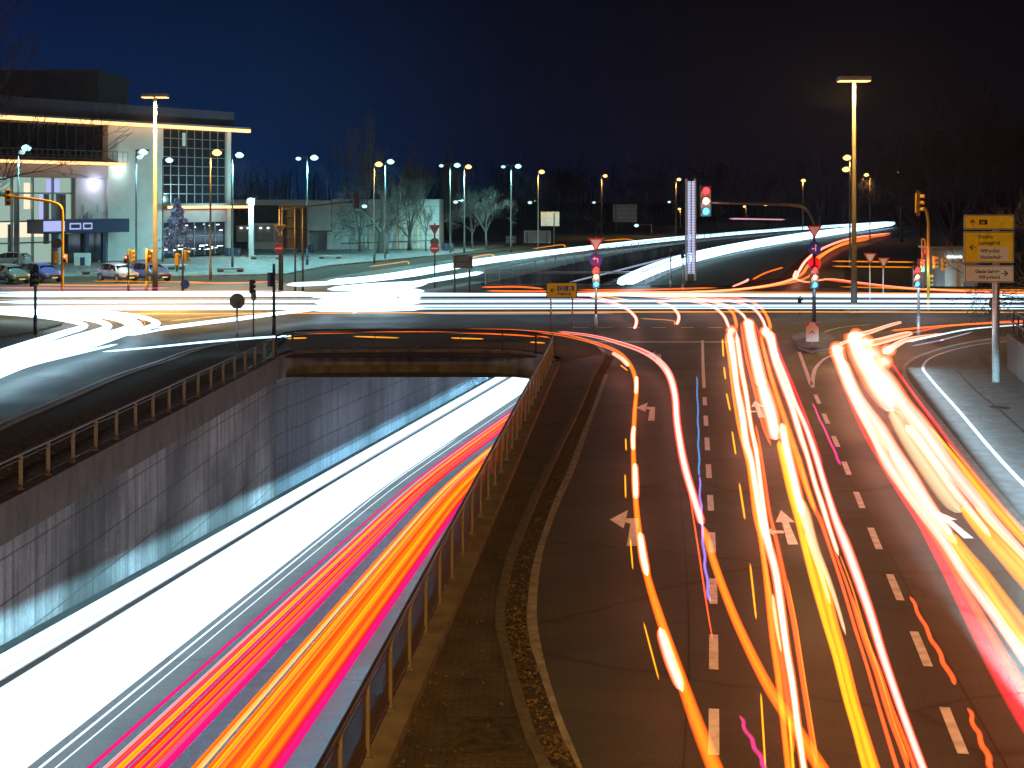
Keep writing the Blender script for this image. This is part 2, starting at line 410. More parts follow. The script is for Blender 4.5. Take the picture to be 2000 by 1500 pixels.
sheet([(-1500,-300),(1500,-300),(1500,3000),(-1500,3000)], [near_hole, far_hole], -.03, 'ground', M['ground'])
road_poly = [(-70,-14), (70,-14), (80,66), (80,109), (12,109.5), (-2.2,108.8), (-12,112), (-80,113), (-70,60)]
sheet(road_poly, [near_hole], 0, 'road', M['asphalt'])
# the carriageway that leaves the crossing towards the upper right, behind the far underpass ramp
fr = [W(*p) for p in ((560,558),(700,533),(900,505),(1100,482),(1300,463),(1500,447),(1660,438),(1760,431))]
fr2 = [W(*p) for p in ((946,556),(1000,540),(1164,507),(1337,477),(1440,464),(1540,455),(1680,445),(1780,438))]
mb = MB(); mb.strip([Vector((p.x,p.y,.004)) for p in catmull(fr)], [Vector((p.x,p.y,.004)) for p in catmull(fr2)]); struct('far_road', mb, M['asphalt'])
fa = [W(*p) for p in ((1182,556),(1285,515),(1425,484),(1560,464),(1680,450),(1780,442))]
fb = [W(*p) for p in ((1262,556),(1360,515),(1560,474),(1640,463),(1720,452),(1790,444))]
mb = MB(); mb.strip([Vector((p.x,p.y,.006)) for p in catmull(fa)], [Vector((p.x,p.y,.006)) for p in catmull(fb)]); struct('far_road', mb, M['asphalt'])
fa = [W(*p) for p in ((1290,573),(1420,563),(1540,545),(1560,520),(1590,494),(1660,470),(1760,448))]
fb = [W(*p) for p in ((1420,577),(1560,572),(1640,560),(1650,530),(1655,505),(1700,478),(1790,450))]
mb = MB(); mb.strip([Vector((p.x,p.y,.008)) for p in catmull(fa)], [Vector((p.x,p.y,.008)) for p in catmull(fb)]); struct('slip_road', mb, M['asphalt'])
# the paved square in front of the buildings
pl = [W(*p).xy[:] for p in ((-300,541),(330,541),(560,536),(640,520),(880,497),(980,482),(1000,474),(850,470),(430,478),(-300,478))]
mb = MB(); mb.prism(pl, -.03, .10); struct('square', mb, M['plaza'])
gr = [W(*p).xy[:] for p in ((1270,560),(1365,517),(1560,476),(1585,488),(1545,520),(1520,545),(1410,560))]
mb = MB(); mb.prism(gr, -.03, .10); struct('grass_verge', mb, M['grass'])
gr = [W(*p).xy[:] for p in ((1665,560),(1668,500),(1740,470),(2200,470),(2200,563),(1700,568))]
mb = MB(); mb.prism(gr, -.03, .10); struct('grass_verge', mb, M['grass'])
gr = [W(*p).xy[:] for p in ((890,500),(1100,479),(1500,446),(1500,438),(1060,440),(900,470),(985,476))]
mb = MB(); mb.prism(gr, -.03, .08); struct('grass_verge', mb, M['grass'])

# floor of the near ramp and the tunnel, with its shoulders
ys = [YN] + list(range(-12, 116, 2))
def XRt(Y): return XR(Y) if Y < PORT else XR(PORT) + .17*(Y-PORT)
mb = MB(); mb.strip([(XL(y)-.05, y, FL(y)) for y in ys], [(XRt(y)+.05, y, FL(y)) for y in ys]); struct('underpass_road', mb, M['asphalt_dark'])
mb = MB()
l0 = [Vector((XL(y), y, FL(y)+.14)) for y in ys]; l1 = [Vector((XL(y)+.75, y, FL(y)+.14)) for y in ys]; l2 = [Vector((XL(y)+.78, y, FL(y)-.02)) for y in ys]
mb.strip(l0, l1); mb.strip(l1, l2); struct('underpass_kerb', mb, mat('underpass_kerb_stone', (.035,.035,.038), .8, noise=.4, scale=4))
# edge line
mb = MB(); mb.strip([(XL(y)+1.0, y, FL(y)+.005) for y in ys], [(XL(y)+1.12, y, FL(y)+.005) for y in ys]); struct('road_marking', mb, M['paint'])

def wall_strip(xf, y0, y1, step, thick, ztop, zbot, side):
    """a straight-sided wall following xf(Y); side=+1 means its body lies at smaller x"""
    yy = [y0 + i*step for i in range(int((y1-y0)/step)+1)]
    if yy[-1] < y1-.01: yy.append(y1)
    m = MB(); n = len(yy)
    ring = []
    for y in yy:
        x = xf(y); b = zbot(y)
        ring.append([(x, y, b), (x, y, ztop), (x-side*thick, y, ztop), (x-side*thick, y, b)])
    vs = [p for r in ring for p in r]; fs = [(0,1,2,3)]
    for i in range(n-1):
        for k in range(4):
            fs.append((i*4+k, i*4+(k+1)%4, (i+1)*4+(k+1)%4, (i+1)*4+k))
    fs.append(tuple((n-1)*4+k for k in range(4)))
    return m.add(vs, fs)
t = thing('retaining_wall', 'stained concrete retaining wall along the left side of the underpass ramp', 'retaining wall')
wall_strip(XL, YN, 58.7, 4, .6, -.86, lambda y: FL(y)-.3, 1).build('wall', M['concrete'], t)
wall_strip(lambda y: XL(y)+.14, YN, 59.0, 4, .75, .06, lambda y: -.9, 1).build('coping', M['coping'], t)
t = thing('retaining_wall', 'right retaining wall of the underpass ramp with a raised coping beside the brick strip', 'retaining wall')
wall_strip(XR, YN, PORT, 4, .42, -.5, lambda y: FL(y)-.3, -1).build('wall', M['concrete'], t)
wall_strip(XC, YN, 55.6, 4, .5, .24, lambda y: -.52, 1).build('coping', mat('kerb_coping', (.17,.135,.105), .8, noise=.4, scale=2.5, bump=.4), t)
t = thing('tunnel', 'concrete tunnel that carries the underpass below the crossing', 'tunnel')
wall_strip(XL, 58.72, 113, 4, .5, -.95, lambda y: -6.5, 1).build('wall', concrete_wall_mat('tunnel_concrete', (.115,.125,.165), 5.5, 1.05, -1.3, 60, .35), t)  # shade inside the tunnel is put into this darker, bluish tone
wall_strip(XRt, PORT+.02, 113, 4, .5, -.95, lambda y: -6.5, -1).build('wall', M['concrete'], t)
m_ = MB(); m_.add([(XL(60)-.6,PORT+.3,-.95),(XRt(60)+.6,PORT+.3,-.95),(XRt(108)+.6,108.5,-.95),(XL(108)-.6,108.5,-.95)], [(0,1,2,3)]); m_.build('ceiling', M['ceiling'], t)

# portal beam, bowed a little towards the crossing
pb = [W(*p).xy for p in ((538,703),(575,692),(640,689),(760,688),(880,688),(980,690),(1045,696),(1082,706))]
pbc = [Vector((p.x, p.y, 0)) for p in catmull([Vector((p.x,p.y,0)) for p in pb], 4)]
def beam_along(pts, thick, z0, z1):
    m = MB(); n = len(pts); vs = []
    for i, p in enumerate(pts):
        d = (pts[min(i+1,n-1)]-pts[max(i-1,0)]).normalized(); q = Vector((-d.y, d.x, 0))*thick
        vs += [(p.x,p.y,z0),(p.x,p.y,z1),(p.x+q.x,p.y+q.y,z1),(p.x+q.x,p.y+q.y,z0)]
    fs = [(0,1,2,3)] + [(i*4+k, i*4+(k+1)%4, (i+1)*4+(k+1)%4, (i+1)*4+k) for i in range(n-1) for k in range(4)] + [tuple((n-1)*4+k for k in range(4))]
    return m.add(vs, fs)
t = thing('portal_beam', 'weathered concrete portal beam across the mouth of the underpass', 'concrete beam')
beam_along(pbc, .5, -.62, .10).build('beam', M['beam'], t)
beam_along([p + Vector((0,.22,0)) for p in pbc], .6, -1.08, -.621).build('lower_beam', M['beam'], t)
# ground between the bowed beam and the road edge of the hole
mb = MB(); mb.prism([(p.x, p.y+.45) for p in pbc] + [(XR(PORT)+.8, 62.5), (XL(58.7)-.6, 63.2)], -.9, .012); struct('deck', mb, M['asphalt'])

# far ramp: floor rising away, two side walls
fl_ = [W(*p) for p in ((948,556),(1164,507),(1337,477),(1440,466))]
frt = [W(*p) for p in ((1180,556),(1280,515),(1420,484),(1500,470))]
def ffz(Y): return min(-.05, -6.2 + .058*(Y-110))
a_ = catmull(fl_, 5); b_ = catmull(frt, 5)
mb = MB(); mb.strip([(p.x-.2, p.y, ffz(p.y)) for p in a_], [(p.x+.2, p.y, ffz(p.y)) for p in b_]); struct('underpass_road', mb, M['asphalt_dark'])
for pts, lab, sd in ((a_, 'left retaining wall of the far underpass ramp below the grey railing', 1), (b_, 'low parapet and retaining wall on the right of the far underpass ramp', -1)):
    m_ = MB(); n = len(pts); vs = []
    for p in pts:
        vs += [(p.x,p.y,ffz(p.y)-.3),(p.x,p.y,.12),(p.x-.35*sd,p.y+.1,.12),(p.x-.35*sd,p.y+.1,ffz(p.y)-.3)]
    fs = [(0,1,2,3)] + [(i*4+k, i*4+(k+1)%4, (i+1)*4+(k+1)%4, (i+1)*4+k) for i in range(n-1) for k in range(4)] + [tuple((n-1)*4+k for k in range(4))]
    tag(m_.add(vs, fs).build('retaining_wall', M['concrete']), lab, 'retaining wall')

# ------------------------------------------------------------------ kerbs, strips, islands
def G(pts, n=6): return catmull([W(*p) for p in pts], n)
def offs(pts, d):
    out = []; n = len(pts)
    for i, p in enumerate(pts):
        t = (pts[min(i+1,n-1)]-pts[max(i-1,0)]).normalized()
        out.append(p + Vector((t.y, -t.x, 0))*d)
    return out
def kerb_line(pts, w, z0, z1, name='kerb', m='kerb'):
    a = offs(pts, 0); b = offs(pts, w); mb = MB(); n = len(pts)
    vs = []
    for p, q in zip(a, b): vs += [(p.x,p.y,z0),(p.x,p.y,z1),(q.x,q.y,z1),(q.x,q.y,z0)]
    fs = [(0,1,2,3)] + [(i*4+k, i*4+(k+1)%4, (i+1)*4+(k+1)%4, (i+1)*4+k) for i in range(n-1) for k in range(4)] + [tuple((n-1)*4+k for k in range(4))]
    mb.add(vs, fs); return struct(name, mb, M[m])
def paint_line(pts, w, z=.006, name='road_marking', m='paint'):
    a = offs(pts, -w/2); b = offs(pts, w/2)
    mb = MB(); mb.strip([(p.x,p.y,z) for p in a], [(p.x,p.y,z) for p in b]); return struct(name, mb, M[m])

# left planted strip between the railing and the left road
kl = G(((-420,1130),(-150,925),(0,845),(130,787),(250,735),(330,708),(400,683),(480,668),(560,661)))
mb = MB(); mb.prism([(XL(y)-.62, y) for y in (10,20,30,40,50,58.5)] + [(p.x, p.y) for p in reversed(kl)], -.03, .05); struct('planted_strip', mb, M['leaf_soil'])
kerb_line(kl, -.16, -.02, .075)
paint_line(offs(kl, -.62), .16, .008)
# edge of the crossing in front of the portal
kp = G(((560,661),(700,650),(900,648),(1080,655),(1150,672),(1178,694)))
mb = MB(); mb.prism([(p.x, p.y-.02) for p in kp] + [(XC(56)+.1, 56.6)] + [(p.x, p.y+.52) for p in reversed(pbc)], -.03, .10); struct('pavement', mb, M['leaf_soil'])
kerb_line(kp, -.16, -.02, .135)
# brick strip between the right coping and the approach lanes
km = G(((1178,694),(1168,712),(1150,742),(1125,800),(1058,935),(997,1075),(972,1175),(968,1235),(981,1300),(1019,1440),(1048,1510),(1130,1750),(1300,2150)))
mb = MB(); mb.prism([(XC(y)+.004, y) for y in (12,20,30,40,50,56.4)] + [(p.x, p.y) for p in km if p.y > 12], -.03, .095); struct('median', mb, M['paving'])
kerb_line(km, -.16, -.02, .125, m='kerb_dark')
gl = offs(km, -.165); gr_ = offs(km, -.52)
mb = MB(); mb.strip([(p.x,p.y,.008) for p in gl], [(p.x,p.y,.008) for p in gr_]); struct('gutter', mb, M['leaf_soil'])
# right pavement
kr = G(((2140,660),(1980,662),(1880,676),(1810,696),(1775,716),(1771,738),(1790,768),(1836,825),(1900,905),(1996,1023),(2100,1150),(2300,1400),(2500,1650)))
mb = MB(); mb.prism([(p.x,p.y) for p in kr] + [(60, kr[-1].y), (60, kr[0].y)], -.03, .10); struct('pavement', mb, M['pavement'])
kerb_line(kr, .16, -.02, .12)
paint_line([p+Vector((0,0,0)) for p in G(((2010,668),(1911,677),(1830,698),(1803,720),(1817,745),(1872,808),(1936,885),(2000,955),(2150,1110)))], .12, .106)
# island round the middle signal
isl = [W(*p).xy[:] for p in ((1545,662),(1570,652),(1612,652),(1632,664),(1628,682),(1585,690),(1560,682))]
mb = MB(); mb.prism(isl, -.02, .11); struct('traffic_island', mb, M['pavement'])
isl = [W(*p).xy[:] for p in ((-120,608),(60,612),(125,624),(120,636),(60,652),(-120,682))]
mb = MB(); mb.prism(isl, -.02, .12); struct('traffic_island', mb, M['grass'])
isl = [W(*p).xy[:] for p in ((1640,604),(1850,598),(1860,604),(1660,612))]
mb = MB(); mb.prism(isl, -.02, .11); struct('traffic_island', mb, M['pavement'])

# ------------------------------------------------------------------ painted markings
for pts, w in ((((1372,665),(1373,712),(1375,758)), .13),):
    paint_line(G(pts), w)
lineA = G(((1376,775),(1383,900),(1389,1010),(1393,1150),(1394,1300),(1394,1480),(1388,1700)), 14)
lineB = G(((1592,770),(1632,862),(1679,979),(1745,1140),(1800,1270),(1881,1472),(1990,1720)), 14)
def dash(line, segs, w=.14):
    for y0, y1 in segs:
        pts = [p for p in [min(line, key=lambda q: abs(HY+F*H/q.y - y)) for y in (y0, (y0+y1)/2, y1)]]
        def at(y):
            Yw = F*H/(y-HY)
            for a, b in zip(line, line[1:]):
                if (a.y-Yw)*(b.y-Yw) <= 0 and a.y != b.y: return a + (b-a)*((Yw-a.y)/(b.y-a.y))
            return line[-1]
        paint_line([at(y0), at((y0+y1)/2), at(y1)], w)
dash(lineA, ((776,792),(812,832),(855,880),(907,934),(967,998),(1040,1080),(1130,1180),(1240,1308),(1385,1475)))
dash(lineB, ((771,789),(808,828),(852,873),(902,928),(961,993),(1031,1073),(1122,1173),(1234,1302),(1382,1473)))
paint_line(G(((1561,688),(1572,718),(1584,752)),4), .15)
paint_line(G(((1640,690),(1612,700),(1594,718),(1588,737),(1587,757)),5), .15)
paint_line(G(((1130,668),(1230,668),(1440,668)),3), .28)       # stop line
for x0, x1 in ((1120,1150),(1165,1195),(1225,1250),(1275,1300),(1330,1355),(1385,1410)): paint_line(G(((x0,640),(x1,640)),2), .2)
paint_line(G(((690,612),(720,600)),3), .15)
paint_line(G(((1184,731),(1146,834),(1118,912),(1082,994),(1053,1076),(1039,1180),(1046,1260),(1075,1372),(1123,1498),(1240,1800))), .17, m='paint_worn')  # left edge line
paint_line(G(((1590,655),(1640,640),(1700,634)),3), .12)
def arrow(px, py, Lm, kind, lean=.12):
    """lane arrow; foot at the photo pixel, Lm long, lean = how far the lane drifts right per metre"""
    b = W(px, py); mb = MB(); z = .0065; k = Lm; hw = .105
    def poly(ps): mb.add([(b.x+x+y*lean, b.y+y, z) for x, y in ps], [list(range(len(ps)))])
    if kind == 'left':
        poly([(-hw,0),(hw,0),(hw*.8,k*.78),(-hw*.8,k*.62)])
        poly([(hw*.8,k*.78),(-.20,k*.78),(-.20,k*.65),(-hw*.8,k*.62)])
        poly([(-.22,k*.48),(-.18,k*1.04),(-.55,k*.74)])
    elif kind == 'straight_left':
        poly([(-hw,0),(hw,0),(hw*.7,k*.62),(-hw*.7,k*.62)])
        poly([(-.21,k*.62),(.21,k*.62),(0,k*1.0)])
        poly([(-hw,k*.30),(-hw,k*.38),(-.34,k*.38),(-.34,k*.30)])
        poly([(-.34,k*.24),(-.34,k*.46),(-.44,k*.35)])
    else:
        poly([(-hw,0),(hw,0),(hw*.75,k*.66),(-hw*.75,k*.66)])
        poly([(-.22,k*.66),(.22,k*.66),(0,k*1.0)])
    return struct('road_marking', mb, M['paint'])
arrow(1234,1067,3.0,'left'); arrow(1272,822,3.6,'left'); arrow(1286,711,4.5,'left')
arrow(1549,1064,3.0,'straight_left'); arrow(1488,816,3.6,'straight_left'); arrow(1892,1052,2.4,'straight',.05)
tar = mat('tar_joint', (.012,.012,.012), .6)
M['tar'] = tar
paint_line(G(((1868,728),(1905,768),(1950,805),(2010,860))), .05, .106, 'pavement_joint', 'tar')
paint_line(G(((1640,900),(1700,1010),(1790,1180),(1900,1380),(1990,1540))), .035, .003, 'road_joint', 'tar')
paint_line(G(((1310,760),(1322,900),(1340,1100),(1345,1300),(1330,1560))), .03, .003, 'road_joint', 'tar')
# manholes
for px, py, zz in ((1950,802,.104),(1262,945,.006)):
    c = W(px,py); mb = MB(); mb.lathe([(.36,0),(.36,.003)], (c.x,c.y,zz), 20); struct('manhole', mb, M['dark_steel'])
mb = MB(); p = W(980,1468); mb.bb((p.x-.75,p.y-.3,.0955),(p.x+.35,p.y+.9,.1)); struct('tree_pit', mb, M['leaf_soil'])

# fallen leaves
lv = MB(); rnd = random.Random(3)
def leaf(x, y, z, s):
    a = rnd.random()*6.28; n = Vector((rnd.uniform(-.5,.5), rnd.uniform(-.5,.5), 1)).normalized()
    u = n.cross(Vector((math.cos(a), math.sin(a), 0))).normalized(); w = n.cross(u)
    c = Vector((x, y, z + s*.4))
    lv.add([c-u*s, c-w*s*.55, c+u*s, c+w*s*.55], [(0,1,2,3)])
for _ in range(2600):
    i = rnd.randrange(len(gl)-1); t_ = rnd.random(); s_ = rnd.random()
    p = gl[i].lerp(gl[i+1], t_).lerp(gr_[i].lerp(gr_[i+1], t_), s_)
    if p.y > 12: leaf(p.x, p.y, .01, rnd.uniform(.02,.05))
for _ in range(1500):
    Y = rnd.uniform(13, 54); x0 = XC(Y); x1 = x0 + rnd.random()**2.2*2.0
    leaf(x1, Y, .10, rnd.uniform(.018,.04))
for _ in range(4500):
    Y = rnd.uniform(22, 60); leaf(rnd.uniform(XL(Y)-3.2, XL(Y)-.7), Y, .055, rnd.uniform(.02,.07))
for _ in range(120):
    Y = rnd.uniform(38, 60); leaf(rnd.uniform(13, 24), Y, .105, rnd.uniform(.03,.07))
tag(lv.build('fallen_leaves', M['leaf']), 'brown fallen leaves scattered along the kerb, the brick strip and the planted strip', 'leaves', None, 'stuff')

# ------------------------------------------------------------------ railings
def railing(path, step, label, h=.86, base=.06, grille=True, bars=False, pm='rail_post', rm='rail', post_w=.09, posts=None):
    o = path[0].copy(); t = thing('railing', label, 'railing', (o.x, o.y, 0))
    P = [p - Vector((o.x, o.y, 0)) for p in path]
    up = lambda z: [Vector((p.x, p.y, p.z + z)) for p in P]
    MB().tube(up(base+h), .045, 8).build('handrail', M[rm], t, True)
    MB().tube(up(base+h-.13), .016, 6).build('rail', M[rm], t, True)
    MB().tube(up(base+.10), .018, 6).build('rail', M[rm], t, True)
    # posts at equal steps
    d = [0]
    for a, b in zip(P, P[1:]): d.append(d[-1] + (b-a).length)
    n = max(1, round(d[-1]/step)); proto = None
    for k in range(n+1):
        s = d[-1]*k/n; i = max(j for j in range(len(d)) if d[j] <= s + 1e-6); i = min(i, len(P)-2)
        f = 0 if d[i+1] == d[i] else (s-d[i])/(d[i+1]-d[i]); p = P[i].lerp(P[i+1], f); tg = (P[i+1]-P[i]); ang = math.atan2(tg.y, tg.x)
        if proto is None:
            m = MB(); m.bb((-.012,-post_w/2,0),(.012,post_w/2,h-.02)); m.bb((-.06,-.08,0),(.06,.08,.02))
            for a in (-1,1): m.lathe([(.014,0),(.014,.045)], (a*.04,.055,0), 6)
            proto = q = m.build('post', M[pm], t)
        else:
            q = proto.copy(); COL.objects.link(q); q.parent = t
        q.location = (p.x, p.y, p.z+base); q.rotation_euler = (0,0,ang)
    if grille:
        a = up(base+.12); b = up(base+h-.14); MB().strip(a, b).build('wire_panel', M['grille'], t)
    if bars:
        m = MB(); k = 0; s = 0
        while s < d[-1]:
            i = max(j for j in range(len(d)) if d[j] <= s + 1e-6); i = min(i, len(P)-2)
            p = P[i].lerp(P[i+1], (s-d[i])/max(1e-6, d[i+1]-d[i]))
            m.box((p.x,p.y,p.z+base+.1+(h-.2)/2), (.022,.022,h-.2)); s += bars
        m.build('infill_bars', M[rm], t)
    return t
lp = [Vector((XL(y)-.06, y, 0)) for y in (12,16,20,24,28,32,36,40,44,48,52,56,58.4)]
railing(lp, 1.65, 'dark red-brown steel railing on the left coping of the underpass ramp', .86, .06, False)
railing([Vector((p.x, p.y+.2, 0)) for p in pbc], 2.1, 'bowed steel railing on the portal beam across the underpass', .92, .10, False, rm='rail', pm='rail')
rp = [Vector((XC(y)-.3, y, 0)) for y in (11.5,14,18,22,26,30,34,38,42,46,50,54,56.0)]
rp[-1] = Vector((pbc[-1].x-.05, pbc[-1].y+.1, 0))
railing(rp, 1.55, 'steel railing with wire infill along the right coping of the underpass ramp', .92, .24, True)
# railings of the far ramp
railing(catmull([W(*p) for p in ((948,557),(1164,508),(1337,478),(1480,462),(1640,452))],5), 4.5, 'long grey railing with upright bars on the left of the far ramp', 1.15, .10, False, .5, 'rail_far','rail_far')
railing([W(*p) for p in ((948,558),(1080,558),(1180,558),(1262,557))], 4.2, 'grey crosswise railing at the head of the far ramp', 1.1, .02, False, False, 'rail_far','rail_far')
railing(catmull([W(*p) for p in ((1262,556),(1360,514),(1470,492),(1565,473))],5), 4.5, 'grey railing with upright bars on the right of the far ramp', 1.15, .05, False, .5, 'rail_far','rail_far')

# ------------------------------------------------------------------ street lamps
SOD = (1.0, .54, .13); CYA = (.27, .92, .98)
M['lens_sodium'] = emit('lens_sodium', (1.0, .60, .20), 2.6)
M['lens_cyan'] = emit('lens_cyan', (.42, .95, 1.0), 2.6)
M['lens_dim'] = emit('lens_dim', (.5, .9, 1.0), 1.6)
M['mast_glow'] = emit('mast_lens', (1.0, .55, .16), 3.2)
def lamp_light(parent, loc, col, watts, r=.18, spot=None):
    l = bpy.data.lights.new('lamp_light', 'SPOT' if spot else 'POINT'); l.color = col; l.energy = watts; l.shadow_soft_size = r
    if spot: l.spot_size = math.radians(spot); l.spot_blend = .6
    o = bpy.data.objects.new('lamp_light', l); COL.objects.link(o); o.parent = parent; o.location = loc; return o
def lens(mb, c, rx, ry, rz):
    n = 10
    prof = [(math.sin(math.pi*i/6), -math.cos(math.pi*i/6)) for i in range(7)]
    o = len(mb.v)
    for r, h in prof:
        for k in range(n):
            a = 6.2832*k/n; mb.v.append((c[0]+rx*r*math.cos(a), c[1]+ry*r*math.sin(a), c[2]+rz*h))
    for i in range(6):
        for k in range(n):
            k2 = (k+1) % n; mb.f.append([o+i*n+k, o+i*n+k2, o+(i+1)*n+k2, o+(i+1)*n+k]); mb.mi.append(0)
    return mb
def street_lamp(pole_px, head_px, head_py, Y, kind, label, watts=1500, second=None, low=None, extra=None, group=None):
    zt = wz(head_py, Y); x0 = wx(pole_px, Y); dx = wx(head_px, Y) - x0
    t = thing('street_lamp', label, 'street lamp', (x0, Y, 0), 0, group)
    mb = MB(); mb.tube([(0,0,0),(0,0,1.2),(0,0,1.25),(0,0,zt*.6),(0,0,zt+.15)], [.13,.13,.10,.085,.06], 10); mb.build('pole', M['mast'] if kind == 'sodium' else M['lamp_pole'], t, True)
    def head(hx, hz, m, name='lamp_head', big=1.0):
        s = 1 if hx > 0 else -1
        a = MB(); a.tube([(0,0,hz+.12),(hx*.5,0,hz+.16),(hx-s*.3,0,hz+.13)], .035, 6); a.build('arm', M['steel'], t)
        h = MB(); h.tube([(hx-s*.45*big,0,hz+.10),(hx-s*.2*big,0,hz+.12),(hx+s*.25*big,0,hz+.11),(hx+s*.42*big,0,hz+.08)], [.07*big,.15*big,.16*big,.05*big], 10, .09*big)
        ho = h.build(name, M['dark_steel'], t, True)
        lens(MB(), (hx,-.05,hz-.05), .33*big, .28*big, .22*big).build('lamp_lens', m, ho, True)
    m = M['lens_sodium'] if kind == 'sodium' else M['lens_cyan']
    head(dx, zt, m, big=1.3)
    lamp_light(t, (dx, -.1, zt-.3), SOD if kind == 'sodium' else CYA, watts, .18, 155 if kind == 'sodium' else 172)
    if second: head(second[0]-0 if False else wx(second[0], Y)-x0, wz(second[1], Y), M['lens_dim'], big=.9)
    if low: head(wx(low[0], Y)-x0, wz(low[1], Y), M['lens_dim'], big=.9)
    if extra: head(wx(extra[0], Y)-x0, wz(extra[1], Y), m, big=1.2)
    return t
HL = 11.5
def dist(py): return (HL-H)*F/(HY-py)
GY = 'warm yellow street lamps'; GC = 'cold blue-green street lamps of the square'
for pole, hd, py, base, low, lab in (
    (411,424,297,547,None,'yellow street lamp in front of the glass corner of the large building'),
    (731,740,320,515,(712,402),'yellow street lamp in front of the big bare tree with its bare trunk fork'),
    (907,915,325,495,(890,394),'yellow street lamp between the tall thin poplar and the round bare tree'),
    (1051,1058,335,487,(1035,395),'yellow street lamp left of the white signboard back'),
    (1175,1182,343,465,(1160,395),'yellow street lamp left of the framed grey signboard back'),
    (1320,1326,350,462,(1307,394),'yellow street lamp beside the glowing lattice column')):
    street_lamp(pole, hd, py, F*H/(base-HY), 'sodium', lab, 6500, low=low, group=GY)
street_lamp(1660,1654,307,F*H/(524-HY),'sodium','tall yellow street lamp with two heads just left of the right high mast',2500, extra=(1652,330), group=GY)
street_lamp(1699,1692,341,219,'sodium','yellow street lamp right of the right high mast',2500, group=GY)
street_lamp(1759,1753,338,230,'sodium','yellow street lamp at the edge of the dark trees on the right',1500, group=GY)
for pole, hd, py, base, lab in ((1568,1569,352,466,'small far yellow lamp above the far road, alone in the dark sky'),(1329,1327,408,444,'low far yellow lamp close behind the lattice column'),
    (1457,1454,403,440,'far yellow lamp right of the red and green overhead signal'),(1500,1495,400,440,'far yellow lamp under the dark curved signal arm')):
    street_lamp(pole, hd, py, F*H/(base-HY), 'sodium', lab, 900, group=GY)
for pole, hd, py, sec, lab, w in (
    (36,52,288,(43,296),'cold street lamp in front of the left end of the large building',2600),
    (266,280,296,(273,306),'cold street lamp in front of the pale wall block',3200),
    (454,468,302,None,'cold street lamp just right of the large building',3600),
    (600,614,307,(583,309),'cold double street lamp behind the dark signboard back',4200),
    (752,763,315,None,'cold street lamp half behind the big bare tree',4200),
    (879,893,322,(862,323),'cold double street lamp in front of the tall thin poplar',4200),
    (998,1012,324,(983,325),'cold double street lamp right of the round bare trees',4200)):
    street_lamp(pole, hd, py, dist(py), 'cyan', lab, w*4.2, second=sec, group=GC)
# small cold light inside the glass corner, a lamp on a bracket
street_lamp(318,331,312,148,'cyan','small cold street lamp in front of the dark glazing',300, group=GC)
street_lamp(1272,1243,440,255,'cyan','green glowing lamp below the framed grey signboard back',60, group=GC)

# high masts
def high_mast(px, base, top, w_px, label, loc=None, watts=9000, cone=None):
    Y = F*H/(base-HY) if loc is None else loc[1]; x = wx(px, Y) if loc is None else loc[0]; z = wz(top, Y) if loc is None else loc[2]
    t = thing('high_mast', label, 'light mast', (x, Y, 0))
    mb = MB(); mb.tube([(0,0,0),(0,0,2.2),(0,0,2.25),(0,0,z)], [.21,.20,.165,.10], 14); mb.build('pole', M['mast'], t, True)
    hw = w_px
    h = MB(); h.bb((-hw,-.45,z),(hw,.45,z+.22)); h.bb((-hw*.98,-.42,z+.22),(hw*.98,.42,z+.28)); ho = h.build('lamp_head', M['steel'], t, bevel=.03)
    for a in (-1, 1):
        l = MB(); l.bb((a*hw*.12,-.4,z-.05),(a*hw*.95,.4,z-.002)); l.build('lamp_lens', M['mast_glow'], ho)
        lamp_light(t, (a*hw*.6, 0, z-.25), SOD, watts/2, .25, cone)
    return t
high_mast(1668, 611, 158, .98, 'tall slim high mast with a flat glowing head at the right of the crossing', watts=5500)
high_mast(303, 577, 190, .95, 'tall high mast with a flat glowing head in front of the large building', watts=50000, cone=136)
high_mast(0, 0, 0, .95, 'tall high mast with a flat glowing head behind the viewpoint on the median', loc=(1.0, -9.0, 15.5), watts=34000)

